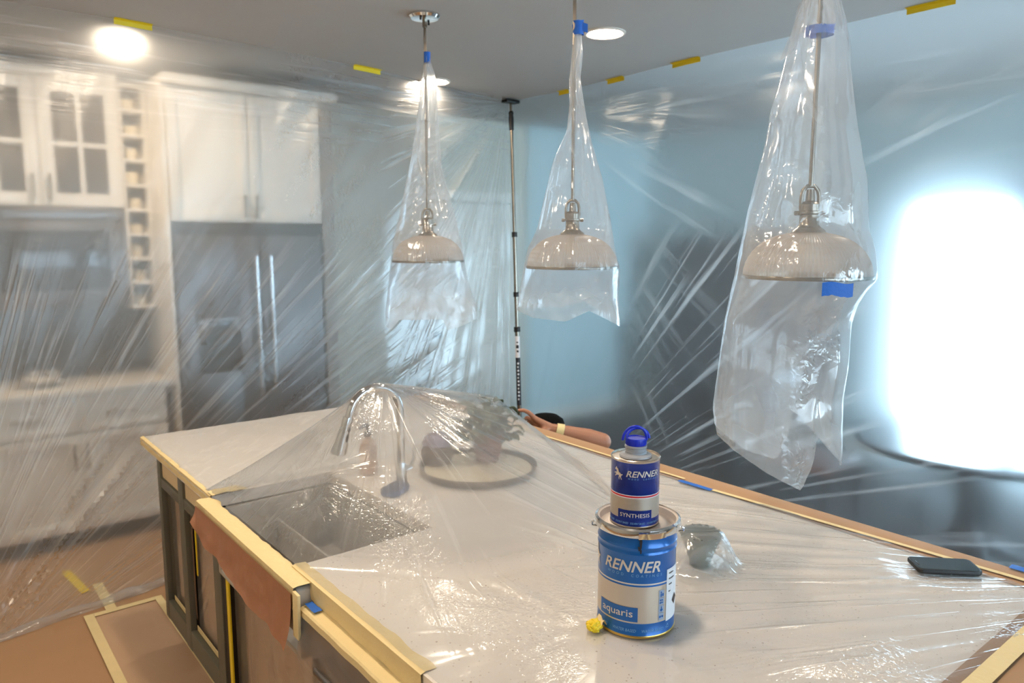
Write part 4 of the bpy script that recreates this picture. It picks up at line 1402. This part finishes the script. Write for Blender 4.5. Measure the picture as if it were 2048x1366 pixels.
t = thing('phone', 'black phone lying face up near the right edge of the island', 'phone', (1.936, .697, CT + .0085), math.radians(-45.5))
def rrect(w, h, r, n=7):
    o = []
    for cx_, cy_, a0 in ((w / 2 - r, h / 2 - r, 0), (-w / 2 + r, h / 2 - r, 90), (-w / 2 + r, -h / 2 + r, 180), (w / 2 - r, -h / 2 + r, 270)):
        for i in range(n + 1):
            a = math.radians(a0 + 90 * i / n)
            o.append((cx_ + r * math.cos(a), cy_ + r * math.sin(a)))
    return o
def stack(mb, layers):
    n = len(layers[0][0])
    o = len(mb.v)
    for poly, z in layers:
        mb.v += [(x, y, z) for x, y in poly]
    fs_ = [tuple(o + i for i in range(n))[::-1], tuple(o + (len(layers) - 1) * n + i for i in range(n))]
    for k in range(len(layers) - 1):
        for i in range(n):
            j = (i + 1) % n
            fs_.append((o + k * n + i, o + k * n + j, o + (k + 1) * n + j, o + (k + 1) * n + i))
    mb.f += fs_
    mb.mi += [0] * len(fs_)
    return mb
stack(MB(), [(rrect(.146, .073, .012), 0), (rrect(.151, .078, .014), .003), (rrect(.151, .078, .014), .0095), (rrect(.148, .075, .013), .0115)]).build('case', M_black, t)
stack(MB(), [(rrect(.142, .069, .011), .0108), (rrect(.142, .069, .011), .0119)]).build('screen', mat('phone_screen', lin(20, 26, 30), .06, coat=.5), t)
stack(MB(), [(rrect(.004, .026, .0018), .01185), (rrect(.004, .026, .0018), .0121)]).build('notch', M_ink, t).location = (-.064, 0, 0)
MB().box((-.03, .0385, .004), (-.005, .0402, .008), .0007).box((.012, .0385, .004), (.024, .0402, .008), .0007).build('button', M_black, t)

# ------------------------------------------------------------------ pendants and their bags
RX, RY = math.cos(38.8 * D), -math.sin(38.8 * D)
FX, FY = math.sin(38.8 * D), math.cos(38.8 * D)
def prism_glass():
    m, nt = nt_new('ribbed_glass')
    out = N(nt, 'ShaderNodeOutputMaterial')
    b = N(nt, 'ShaderNodeBsdfPrincipled')
    b.inputs['Base Color'].default_value = lin(206, 190, 176)
    b.inputs['Roughness'].default_value = .25
    tl = N(nt, 'ShaderNodeBsdfTranslucent')
    tl.inputs[0].default_value = lin(214, 200, 188)
    tr = N(nt, 'ShaderNodeBsdfTransparent')
    m1 = N(nt, 'ShaderNodeMixShader')
    m1.inputs[0].default_value = .5
    nt.links.new(b.outputs[0], m1.inputs[1])
    nt.links.new(tl.outputs[0], m1.inputs[2])
    m2 = N(nt, 'ShaderNodeMixShader')
    m2.inputs[0].default_value = .42
    nt.links.new(m1.outputs[0], m2.inputs[1])
    nt.links.new(tr.outputs[0], m2.inputs[2])
    nt.links.new(m2.outputs[0], out.inputs[0])
    return m
M_rib = prism_glass()
def pendant(y, label):
    t = thing('pendant_lamp', label, 'lamp', (1.91, y, CZ), group='pendant lamps over the island')
    rim = 1.63 - CZ
    MB().lathe([(0, -.022), (.04, -.022), (.062, -.018), (.070, -.008), (.070, -.0005), (0, -.0005)], seg=40).build('canopy', M_chrome, t)
    sc_ = MB()
    for a in (.6, .6 + PI):
        sc_.lathe([(0, -.034), (.005, -.033), (.005, -.021), (0, -.021)], (.045 * math.cos(a), .045 * math.sin(a), 0), 10)
    sc_.build('screw', M_black, t)
    MB().tube([(0, 0, -.022), (0, 0, -.055)], .011, 14).tube([(0, 0, -.05), (0, 0, rim + .245)], .0065, 12).build('rod', M_nickel, t)
    yo = MB()
    pts_ = [(RX * s * .024, RY * s * .024, z) for s, z in ((-1, rim + .18), (-1, rim + .215), (-.85, rim + .232), (-.4, rim + .244), (.4, rim + .244), (.85, rim + .232), (1, rim + .215), (1, rim + .18))]
    yo.tube(pts_, .0055, 10)
    yo.build('yoke', M_nickel, t)
    so = MB().lathe([(0, rim + .236), (.010, rim + .235), (.012, rim + .205), (.022, rim + .200), (.027, rim + .195), (.027, rim + .178), (.032, rim + .176), (.032, rim + .170), (.025, rim + .167), (.025, rim + .142), (.030, rim + .135), (.042, rim + .126), (.048, rim + .116), (0, rim + .116)], seg=32)
    for s in (-1, 1):
        so.tube([(RX * s * .028, RY * s * .028, rim + .172), (RX * s * .040, RY * s * .040, rim + .172)], .006, 8)
    so.build('socket', M_nickel, t)
    ns = 210
    V_, F_ = [], []
    prof = []
    for i in range(23):
        a = PI / 2 * i / 22
        prof.append((.165 * math.cos(a) ** .82 if i < 22 else .0, rim + .004 + .118 * math.sin(a)))
    prof = [p for p in prof if p[0] > .042] + [(.042, rim + .1215)]
    for i, (r, z) in enumerate(prof):
        for k in range(ns):
            a = 2 * PI * k / ns
            rr = r + (.0019 if k % 2 else -.0004) * (1 if i % 2 == 0 else .55) * min(1, r / .1)
            V_.append((rr * math.cos(a), rr * math.sin(a), z))
    for i in range(len(prof) - 1):
        for k in range(ns):
            F_.append((i * ns + k, i * ns + (k + 1) % ns, (i + 1) * ns + (k + 1) % ns, (i + 1) * ns + k))
    MB().add(V_, F_).build('glass_shade', M_rib, t, smooth=False)
    MB().lathe([(.163, rim + .006), (.169, rim + .006), (.1705, rim + .001), (.169, rim - .004), (.163, rim - .004), (.163, rim + .006)], seg=72).build('rim_band', M_nickel, t)
    MB().sphere((0, 0, rim + .070), .03, 18, 12).lathe([(0, rim + .115), (.014, rim + .115), (.014, rim + .09), (0, rim + .09)], seg=16).build('bulb', mat('frosted_bulb', lin(238, 236, 230), .3), t)
    return t
pendant(3.007, 'farthest of the three bagged pendants, its chrome canopy in view')
pendant(2.021, 'middle of the three bagged pendants, over the faucet side of the paint cans')
pendant(1.09, 'nearest and largest-looking of the three bagged pendants')

def interp(L, z):
    L = sorted(L, key=lambda q: q[1])
    if z <= L[0][1]: return L[0][0]
    for a, b in zip(L, L[1:]):
        if z <= b[1]:
            return a[0] + (b[0] - a[0]) * (z - a[1]) / max(1e-6, b[1] - a[1])
    return L[-1][0]
def bag(y, ztop, L, R, B, label, seed, rimz=1.63):
    t = thing('plastic_bag', label, 'plastic bag', (1.91, y, ztop), group='plastic bags over the pendants')
    nA, nZ = 120, 90
    s0, s1 = B[0][0], B[-1][0]
    def zbot(s, front):
        if front:
            for (a, za), (b, zb_) in zip(B, B[1:]):
                if s <= b:
                    return za + (zb_ - za) * max(0, (s - a)) / (b - a)
            return B[-1][1]
        f_ = (s - s0) / (s1 - s0)
        return zbot(s, True) + .022 + .010 * math.sin(f_ * 7 + seed)
    Pts, uvs = [], []
    for i in range(nZ + 1):
        q = i / nZ
        row = []
        for k in range(nA + 1):
            a = 2 * PI * k / nA
            ca, sa = math.cos(a), math.sin(a)
            z = ztop
            # bottom from the lateral place at the hem
            sl, sr = interp(L, B[0][1]), interp(R, B[-1][1])
            sb_ = (s0 + s1) / 2 + (s1 - s0) / 2 * ca
            zb_ = zbot(sb_, sa < 0)
            z = ztop + (zb_ - ztop) * q
            l_, r_ = interp(L, z), interp(R, z)
            c_, h_ = (l_ + r_) / 2, (r_ - l_) / 2
            dome = math.exp(-((z - rimz) / .10) ** 2)
            dep = h_ * (.75 if z > rimz else .55)
            dep = dep * (1 - dome) + max(dep, .178) * dome if z < rimz + .1 else dep
            if rimz + .02 < z < rimz + .3:
                need = .178 * max(0, 1 - ((z - rimz) / .17) ** 2) ** .5 if z < rimz + .17 else .05
                dep = max(dep, need)
            w_ = .010 * min(1, h_ / .08) * nz(2.2 * ca + seed, 2.2 * sa, z * 5) + .006 * min(1, h_ / .08) * nz(6 * ca + seed, 6 * sa, z * 3.2)
            w_ += .004 * nz(3 * ca, 3 * sa + seed, z * 22)
            if abs(ca) > .93: w_ *= .3
            s_ = c_ + (h_ + w_ * .4) * ca
            d_ = (dep + w_) * sa
            row.append((RX * s_ + FX * d_, RY * s_ + FY * d_, z - ztop))
            uvs.append((a * .14, z))
        Pts.append(row)
    fo = MB().grid(Pts).build('film', M_film_bag, t, uv=uvs)
    zs = np.array([v[1] for v in uvs])
    la_ = fo.data.attributes.new('lift', 'FLOAT', 'POINT')
    qq = np.repeat(np.arange(nZ + 1) / nZ, nA + 1)
    la_.data.foreach_set('value', (np.clip(1 - qq / .42, 0, 1) ** 1.3 + .5 * np.clip((qq - .86) / .14, 0, 1)).astype(np.float32))
    return t
L1 = [(-.001, 2.574), (-.006, 2.53), (-.037, 2.325), (-.07, 2.125), (-.137, 1.821), (-.162, 1.732), (-.174, 1.641), (-.208, 1.394), (-.209, 1.327)]
R1 = [(.018, 2.574), (.026, 2.53), (.044, 2.478), (.057, 2.28), (.07, 2.064), (.135, 1.821), (.162, 1.686), (.182, 1.556), (.224, 1.418), (.229, 1.361)]
B1 = [(-.209, 1.327), (-.171, 1.313), (-.127, 1.361), (-.02, 1.366), (.076, 1.366), (.099, 1.315), (.159, 1.332), (.229, 1.361)]
L2 = [(-.002, 2.461), (-.016, 2.308), (-.015, 2.22), (-.023, 2.124), (-.073, 2.016), (-.1, 1.906), (-.13, 1.77), (-.163, 1.701), (-.181, 1.625), (-.205, 1.473)]
R2 = [(.025, 2.461), (.031, 2.386), (.023, 2.303), (.043, 2.184), (.066, 2.082), (.106, 1.956), (.14, 1.801), (.155, 1.701), (.176, 1.625), (.173, 1.525), (.182, 1.409)]
B2 = [(-.205, 1.473), (-.149, 1.45), (-.028, 1.439), (.061, 1.477), (.126, 1.443), (.182, 1.409)]
L3 = [(-.008, 2.66), (-.03, 2.55), (-.045, 2.424), (-.046, 2.35), (-.07, 2.276), (-.082, 2.209), (-.098, 2.135), (-.115, 2.07), (-.127, 1.982), (-.146, 1.893), (-.165, 1.802), (-.189, 1.631), (-.218, 1.499), (-.232, 1.354), (-.24, 1.266), (-.229, 1.188)]
R3 = [(.012, 2.66), (.022, 2.55), (.033, 2.424), (.049, 2.35), (.068, 2.296), (.078, 2.223), (.09, 2.144), (.106, 2.048), (.131, 1.937), (.144, 1.887), (.157, 1.749), (.167, 1.698), (.176, 1.625), (.155, 1.601), (.135, 1.557), (.126, 1.499), (.127, 1.384), (.117, 1.294), (.124, 1.142)]
B3 = [(-.229, 1.188), (-.198, 1.158), (-.117, 1.105), (-.021, 1.055), (.008, 1.134), (.021, 1.205), (.065, 1.156), (.123, 1.098)]
b1 = bag(3.007, 2.574, L1, R1, B1, 'clear plastic bag over the farthest pendant, tied with thin blue tape', 1.0)
b2 = bag(2.021, 2.461, L2, R2, B2, 'clear plastic bag over the middle pendant, with a torn blue tape tie', 5.0)
b3 = bag(1.09, 2.66, L3, R3, B3, 'long clear plastic bag with a split hem over the nearest pendant', 9.0)
def tie(parent, s0, s1, z0, z1, ragged=0.0, rad=None):
    mb = MB()
    rows_ = []
    for i in range(5):
        z = z0 + (z1 - z0) * i / 4
        row = []
        for k in range(21):
            a = 2 * PI * k / 20
            c_, h_ = (s0 + s1) / 2, (s1 - s0) / 2 + .002
            s_ = c_ + h_ * math.cos(a)
            d_ = max(.010, h_ * .8) * math.sin(a)
            rg_ = ragged * nz(a * 1.5, i * 2.0)
            row.append((RX * (s_ + rg_) + FX * d_, RY * (s_ + rg_) + FY * d_, z - parent.location.z + rg_ * .4))
        rows_.append(row)
    return mb.grid(rows_).build('blue_tie', M_blue, parent)
tie(b1, -.004, .022, 2.53, 2.578)
tie(b2, -.003, .030, 2.452, 2.500, .008)
tie(b3, -.034, .036, 2.262, 2.284, .010)
fl = MB()          # flap of torn tape on the middle tie
fl.grid([[(RX * (.028 + .009 * i) + FX * -.012, RY * (.028 + .009 * i) + FY * -.012, 2.462 + .010 * j - .003 * i + .003 * nz(i, j) - 2.461) for i in range(3)] for j in range(4)])
fl.build('blue_flap', M_blue, b2)
fl = MB()          # tape patch under the rim of the nearest pendant
rows_ = []
for j in range(6):
    row = []
    for i in range(11):
        s_ = -.030 + .080 * i / 10
        z = 1.624 - .034 * j / 5 - .004 * nz(i * .8, 2) * (j / 5) + .003 * math.sin(i * .6)
        d_ = -.180 * math.sqrt(max(.05, 1 - (s_ / .19) ** 2)) - .004
        row.append((RX * s_ + FX * d_, RY * s_ + FY * d_, z - 2.66))
    rows_.append(row)
fl.grid(rows_).build('blue_patch', M_blue, b3)
fl = MB()
for sgn, pts_ in ((-1, [(-.046, 2.36), (-.058, 2.30), (-.080, 2.245), (-.089, 2.218)]), (1, [(.050, 2.36), (.066, 2.30), (.082, 2.26), (.090, 2.225)])):
    rows_ = []
    for i, (s_, z) in enumerate(pts_):
        rows_.append([(RX * (s_ - sgn * .016 * (3 - k) / 3) + FX * (-.03 + .012 * k + .004 * nz(i, k)), RY * (s_ - sgn * .016 * (3 - k) / 3) + FY * (-.03 + .012 * k + .004 * nz(i, k)), z - 2.66 - .004 * k) for k in range(5)])
    fl.grid(rows_)
fl.build('frill', M_film_bag, b3, uv=[(p[0], p[2]) for p in fl.v])

# ------------------------------------------------------------------ hanging sheets
def hanging(name, path_top, path_bot, umin, umax, uaxis, label, m, disp, nu=200, nv=110, ztop=CZ - .002):
    """path: list of (u, w): u along the sheet's main axis, w the other plan coordinate"""
    Pts, uvs = [], []
    for j in range(nv + 1):
        q = j / nv
        z = ztop + (0.012 - ztop) * q
        row = []
        for i in range(nu + 1):
            u = umin + (umax - umin) * i / nu
            wt, wb = lerp_list(path_top, u), lerp_list(path_bot, u)
            w_ = wt + (wb - wt) * q + disp(u, z)
            row.append((u, w_, z) if uaxis == 'x' else (w_, u, z))
            uvs.append((u, z))
        Pts.append(row)
    return tag(MB().grid(Pts).build(name, m, uv=uvs, fix=False), label, 'plastic sheet')
def ridge(u, z, cu, cv, ka, kr, seed):
    return mnoise.noise(Vector((math.atan2(z - cv, u - cu) * ka, math.hypot(u - cu, z - cv) * kr, seed)))
def disp_left(u, z):
    e = min(1, (CZ - z) / .12)
    d = .016 * ridge(u, z, -.15, -.25, 9, .5, 1) + .007 * ridge(u, z, -.15, -.25, 26, 1.1, 4)
    b = math.exp(-((u - 3.2) / 1.0) ** 2)
    d += b * (.009 * ridge(u, z, 3.5, 2.72, 7, .6, 8) + .006 * ridge(u, z, 3.5, 2.72, 22, .9, 9))
    # the strong gathered crease that runs down from the pole head
    a = math.atan2(2.66 - z, 3.5 - u) if u < 3.5 else 1.5
    d -= .045 * math.exp(-((a - .80) / .018) ** 2) * min(1, max(0, (3.45 - u) * 2)) * math.exp(-max(0, 2.0 - z) * 4)
    # bunched folds low on the kitchen side
    low_ = max(0, 1 - z / .75) * max(0, min(1, (1.35 - u) / .6))
    d += low_ * (.05 * ridge(u, z, -.35, -.10, 7, .4, 12) - .03)
    ar, rr_ = math.atan2(z + .12, u + .05), math.hypot(u + .05, z + .12)
    for a0, wd_, hg in ((.78, .022, .040), (.70, .016, .026), (.88, .018, .024), (.58, .014, .018)):
        d -= hg * math.exp(-((ar - a0) / wd_) ** 2) * max(0, min(1, (1.5 - rr_) * 2))
    h = math.exp(-((CZ - z) / .30) ** 2)
    d += h * .010 * nz(u * 1.2, z * 24, 5)
    return d * e
def disp_right(u, z):
    e = min(1, (CZ - z) / .12)
    d = .018 * ridge(u, z, 4.4, -.6, 7, .5, 2) + .006 * ridge(u, z, 4.4, -.6, 24, .9, 3)
    d += .008 * ridge(u, z, 4.4, 2.75, 14, .7, 6)
    h = math.exp(-((CZ - z) / .30) ** 2)
    d += h * .010 * nz(u * 1.1, z * 22, 7)
    return d * e
lt = [(-1.69, 3.82), (.4, 3.955), (.82, 3.945), (1.6, 4.02), (2.29, 4.125), (3.54, 4.43)]
lbt = [(-1.69, 3.76), (.2, 3.80), (.86, 3.93), (2.29, 4.10), (3.54, 4.41)]
ls_ = hanging('left_sheet', lt, lbt, -1.69, 3.53, 'x', 'clear plastic sheet hanging from the ceiling in front of the kitchen', M_film_left, disp_left, 280, 120)
hb_ = MB()
rows_, uvs = [], []
for i in range(91):
    u = -1.5 + 2.40 * i / 90
    y = lerp_list(lbt, u) - .03
    row = []
    for k in range(11):
        a = PI * k / 10
        w_ = .034 + .014 * nz(u * 6, k * .5)
        row.append((u, y + w_ * math.cos(a) + .012 * nz(u * 4, 2), .008 + .026 * math.sin(a) * (1 + .7 * nz(u * 8, 4))))
        uvs.append((u, k * .008))
    rows_.append(row)
hb_.grid(rows_).build('bottom_hem', M_film_far, ls_, uv=uvs)
rt = [(-2.5, 3.52), (1.5, 3.525), (2.8, 3.53), (3.4, 3.57), (3.9, 3.58), (4.42, 3.54)]
rbt = [(-2.5, 3.52), (4.42, 3.54)]
hanging('right_sheet', rt, rbt, -2.5, 4.42, 'y', 'bluish plastic sheet hanging between the island and the dining area', M_film_right, disp_right, 280, 110)

def hem_tape(u0, u1, axis, label):
    mb = MB()
    rows_ = []
    for i in range(9):
        u = u0 + (u1 - u0) * i / 8
        w_ = lerp_list(lt, u) if axis == 'x' else lerp_list(rt, u)
        row = []
        for dw, dz in ((-.030, -.0012), (-.012, -.002), (-.005, -.006), (-.0045, -.020), (-.0045, -.026)):
            dz += .0008 * nz(i * .9, dw * 100)
            row.append((u, w_ + dw, CZ + dz) if axis == 'x' else (w_ + dw, u, CZ + dz))
        rows_.append(row)
    return tag(mb.grid(rows_).build('yellow_tape', M_yellow), label, 'tape', 'yellow tape along the ceiling hems')
hem_tape(.823, .99, 'x', 'yellow tape strip at the ceiling beside the glowing kitchen lamp')
hem_tape(2.107, 2.30, 'x', 'yellow tape strip at the ceiling left of the farthest pendant')
hem_tape(3.83, 3.93, 'y', 'yellow tape strip at the ceiling just right of the pole, behind the middle bag')
hem_tape(3.313, 3.465, 'y', 'yellow tape strip at the ceiling just right of the middle bag')
hem_tape(2.71, 2.914, 'y', 'yellow tape strip at the ceiling midway between the middle and nearest bags')
hem_tape(1.40, 1.60, 'y', 'long yellow tape strip at the ceiling right of the nearest bag')
hem_tape(-.55, -.40, 'x', 'yellow tape strip at the ceiling far left over the kitchen')

# spring pole in the corner of the two sheets
pb, pt = Vector((3.485, 4.225, 0)), Vector((3.485, 4.350, CZ - .012))
pd = pt - pb
t = thing('spring_pole', 'grey telescopic support pole holding the plastic in the corner', 'pole', pb)
def at(z): return pb + pd * (z / pd.z)
P(t, MB().tube([at(.03), at(1.08)], .0175, 16), 'lower_tube', M_nickel)
P(t, MB().tube([at(1.08), at(1.78)], .0145, 16), 'middle_tube', M_nickel)
P(t, MB().tube([at(1.78), at(2.58)], .0115, 16), 'upper_tube', M_nickel)
for z, r in ((1.07, .024), (1.33, .020), (1.77, .020)):
    P(t, MB().tube([at(z - .018), at(z + .018)], r, 16), 'clamp', M_black)
P(t, MB().tube([at(2.52), at(2.60), at(2.64)], [.016, .018, .014], 14).sphere(at(2.64), .018, 12, 8), 'pivot', M_black)
P(t, MB().tube([at(2.64), at(2.715)], .010, 12), 'neck', M_nickel)
P(t, MB().box((pt.x - .06, pt.y - .035, CZ - .03), (pt.x + .06, pt.y + .035, CZ - .0075), .006), 'head_pad', M_black)
P(t, MB().lathe([(0, .001), (.035, .001), (.033, .02), (.018, .045), (0, .045)], pb, 20), 'foot', M_black)
lb = MB()
th0 = math.atan2(-FY, -FX)
for z0, z1, k_ in ((.86, 1.02, 0), (.50, .858, 1)):
    rows_ = []
    for j in range(9):
        z = z0 + (z1 - z0) * j / 8
        p = at(z)
        rows_.append([(p.x + .0181 * math.cos(th0 + a), p.y + .0181 * math.sin(th0 + a), z) for a in np.linspace(-1.3, 1.3, 9)])
    lb.grid(rows_, k_)
lbo = P(t, lb, 'sticker', [M_label, M_ink], fix=False)
dk = MB()
for z0, z1, c0, c1 in ((.90, .915, -.4, .4), (.93, .955, -.6, .5), (.97, .98, -.5, .3)):
    rows_ = []
    for z in (z0, z1):
        p = at(z)
        rows_.append([(p.x + .0186 * math.cos(th0 + a), p.y + .0186 * math.sin(th0 + a), z) for a in np.linspace(c0, c1, 5)])
    dk.grid(rows_, 0)
for k_ in range(11):
    z0 = .54 + .027 * k_
    rows_ = []
    for z in (z0, z0 + .013):
        p = at(z)
        rows_.append([(p.x + .0186 * math.cos(th0 + a), p.y + .0186 * math.sin(th0 + a), z) for a in np.linspace(-.35, .35 if k_ % 3 else .1, 5)])
    dk.grid(rows_, 1)
dk.build('print', [M_ink, M_label], lbo, fix=False)

# ------------------------------------------------------------------ the person crouching behind the island
Lv = Vector((RX, RY, 0))          # the person's left, towards the photo's right
Fw = Vector((-FX, -FY, 0))        # the way the person faces
Uv = Vector((0, 0, 1))
chest = Vector((2.48, 2.81, .50))
t = thing('person', 'person crouching behind the island in a black cap, left arm raised, hand at the plastic', 'person', (2.52, 2.90, 0))
def caps(segs):
    """tapered capsules: (p0, r0, p1, r1)"""
    mb = MB()
    for p0, r0, p1, r1 in segs:
        p0, p1 = Vector(p0), Vector(p1)
        n_ = 7
        mb.tube([p0 + (p1 - p0) * i / n_ for i in range(n_ + 1)], [r0 + (r1 - r0) * i / n_ for i in range(n_ + 1)], 14)
        mb.sphere(p0, r0, 14, 10).sphere(p1, r1, 14, 10)
    return mb
def remesh(o, vox, it=4):
    r = o.modifiers.new('join', 'REMESH')
    r.mode = 'VOXEL'
    r.voxel_size = vox
    r.use_smooth_shade = True
    s = o.modifiers.new('soften', 'SMOOTH')
    s.factor = .5
    s.iterations = it
    return o
def at3(base, l=0, u=0, f=0):
    return Vector(base) + Lv * l + Uv * u + Fw * f
pel = at3((2.56, 2.95, .17))
neck = at3(chest, 0, .10, .0)
head = Vector((2.462, 2.785, .735))
shL, shR = at3(chest, .165, .085, .02), at3(chest, -.165, .075, .0)
elL = Vector((2.535, 2.455, .765))
wrL = Vector((2.352, 2.612, .826))
elR, wrR = at3(shR, -.06, -.24, .10), at3(shR, .02, -.36, .28)
hand = lambda r, u, f: wrL + Lv * r + Uv * u + Vector((FX, FY, 0)) * f
segs = [(pel, .13, at3(pel, 0, .16, .03), .125), (at3(pel, 0, .16, .03), .125, chest, .125), (at3(chest, .07), .10, at3(chest, -.07), .10),
        (at3(chest, 0, .08), .09, neck, .065), (neck, .055, head - Uv * .06, .055), (at3(chest, .06, .07), .07, shL, .06), (at3(chest, -.06, .07), .07, shR, .06),
        (shL, .056, shL.lerp(elL, .5), .050), (shL.lerp(elL, .5), .050, elL, .041), (elL, .042, elL.lerp(wrL, .28), .045), (elL.lerp(wrL, .28), .045, wrL, .026),
        (shR, .056, elR, .042), (elR, .043, wrR, .026), (wrR, .026, at3(wrR, .03, -.04, .05), .032), (at3(wrR, .03, -.04, .05), .03, at3(wrR, .05, -.08, .10), .014),
        (head - Uv * .02, .080, head + Uv * .025, .082), (at3(head, 0, -.045, .03), .055, at3(head, 0, -.07, .05), .040), (at3(head, 0, .0, .075), .012, at3(head, 0, -.022, .098), .011)]
# folded legs
kneeL, kneeR = at3(pel, .26, .10, .36), at3(pel, -.24, .02, .34)
anL, anR = at3(pel, .16, -.11, .10), at3(pel, -.10, -.11, .30)
for k_, an, hp in ((kneeL, anL, at3(pel, .09, -.02, .05)), (kneeR, anR, at3(pel, -.09, -.02, .05))):
    segs += [(hp, .085, k_, .058), (k_, .056, an, .038), (an, .034, an + Fw * .10 - Uv * .01, .030)]
# palm and fingers
segs += [(wrL, .025, hand(-.04, .012, .004), .022), (hand(-.02, .01, .012), .02, hand(-.078, .022, .024), .016), (hand(-.02, .012, .0), .02, hand(-.080, .046, .004), .0145), (hand(-.03, .0, .02), .018, hand(-.070, .004, .040), .014),
         (hand(-.08, .046, .004), .0130, hand(-.116, .080, .004), .0112), (hand(-.116, .080, .004), .0110, hand(-.138, .090, .006), .0100), (hand(-.138, .090, .006), .0100, hand(-.160, .090, .008), .0088),
         (hand(-.081, .034, .016), .0115, hand(-.124, .050, .026), .0095), (hand(-.124, .050, .026), .0095, hand(-.140, .030, .030), .0085), (hand(-.140, .030, .030), .0085, hand(-.138, .010, .030), .0075),
         (hand(-.078, .018, .028), .011, hand(-.114, .028, .042), .009), (hand(-.114, .028, .042), .009, hand(-.126, .008, .045), .008), (hand(-.126, .008, .045), .008, hand(-.120, -.010, .044), .0072),
         (hand(-.070, .004, .040), .010, hand(-.098, .008, .052), .008), (hand(-.098, .008, .052), .008, hand(-.106, -.010, .054), .0072), (hand(-.106, -.010, .054), .0072, hand(-.100, -.024, .053), .0066),
         (hand(-.020, .0, -.010), .018, hand(-.052, -.004, -.026), .0125), (hand(-.052, -.004, -.026), .012, hand(-.078, .004, -.032), .0098), (hand(-.078, .004, -.032), .0098, hand(-.098, .010, -.032), .0082)]
body = P(t, caps(segs), 'body', M_skin)
remesh(body, .0042, 5)
sh_ = [(at3(pel, 0, .05), .143, at3(pel, 0, .18, .03), .14), (at3(pel, 0, .18, .03), .14, chest, .138), (at3(chest, .07), .112, at3(chest, -.07), .112), (at3(chest, 0, .07), .10, at3(chest, 0, .11), .07),
       (at3(chest, .06, .07), .082, shL, .072), (shL, .070, shL.lerp(elL, .42), .064), (at3(chest, -.06, .07), .082, shR, .072), (shR, .070, shR.lerp(elR, .5), .062)]
remesh(P(t, caps(sh_), 'shirt', M_shirt), .008, 3)
tr_ = [(at3(pel, 0, -.02), .140, at3(pel, 0, .05), .147)]
for k_, an, hp in ((kneeL, anL, at3(pel, .09, -.02, .05)), (kneeR, anR, at3(pel, -.09, -.02, .05))):
    tr_ += [(hp, .098, k_, .070), (k_, .068, k_.lerp(an, .9), .050)]
remesh(P(t, caps(tr_), 'trousers', M_jeans), .009, 3)
for an in (anL, anR):
    P(t, caps([(an - Fw * .02 - Uv * .012, .040, an + Fw * .10 - Uv * .02, .036), (an + Fw * .10 - Uv * .02, .036, an + Fw * .15 - Uv * .024, .030)]), 'shoe', M_black)
fe = MB()
for s in (-1, 1):
    fe.sphere(at3(head, s * .031, .004, .074), .012, 12, 8)
P(t, fe, 'eyes', M_wht)
P(t, MB().sphere(at3(head, 0, -.052, .083), .016, 14, 8, scale=(1.3, .5, .35)), 'mouth', mat('lips', lin(150, 84, 74), .5))
er = MB()
for s in (-1, 1):
    er.sphere(at3(head, s * .082, -.005, -.005), .026, 14, 10, scale=(.45, .8, 1.1), rot=Matrix.Rotation(math.atan2(RY, RX), 3, 'Z'))
P(t, er, 'ear', M_skin)
P(t, MB().sphere(head + Uv * .03 - Fw * .012, .089, 24, 16, scale=(1, 1, .95)), 'hair', M_hair)
cp = MB()
cp.lathe([(.097, .028), (.099, .032), (.098, .060), (.088, .088), (.060, .108), (.028, .115), (0, .116), (0, .112), (.057, .104), (.085, .084), (.095, .058), (.095, .030), (.097, .028)], head - Fw * .006, 36)
cpo = P(t, cp, 'cap', mat('black_cap_cloth', lin(10, 10, 11), .95, bump=.3, bscale=200, spec=.1))
br = []
for j in range(6):
    q = j / 5
    br.append([tuple(at3(head, (.085 - .012 * q) * math.sin(a), .036 - .012 * q - .014 * math.sin(a) ** 2, .09 * math.cos(a) * .98 + .085 * q * math.cos(a) ** .5 if math.cos(a) > 0 else .0)) for a in np.linspace(-1.45, 1.45, 15)])
b_ = MB().grid(br).build('peak', M_black, cpo)
sm = b_.modifiers.new('thick', 'SOLIDIFY')
sm.thickness = .003
ad = (elL - wrL).normalized()
rotm = Vector((0, 0, 1)).rotation_difference(ad).to_matrix()
P(t, MB().lathe([(.0305, .018), (.0325, .018), (.0355, .052), (.0335, .054), (.0305, .018)], wrL, 32, axis=rotm), 'wristband', M_band)
nl = MB()
nl.sphere(hand(-.164, .094, .004), .006, 10, 8, scale=(1, .5, .35))
nl.sphere(hand(-.101, .014, -.039), .006, 10, 8, scale=(1, .5, .4))
P(t, nl, 'nail', M_nail)
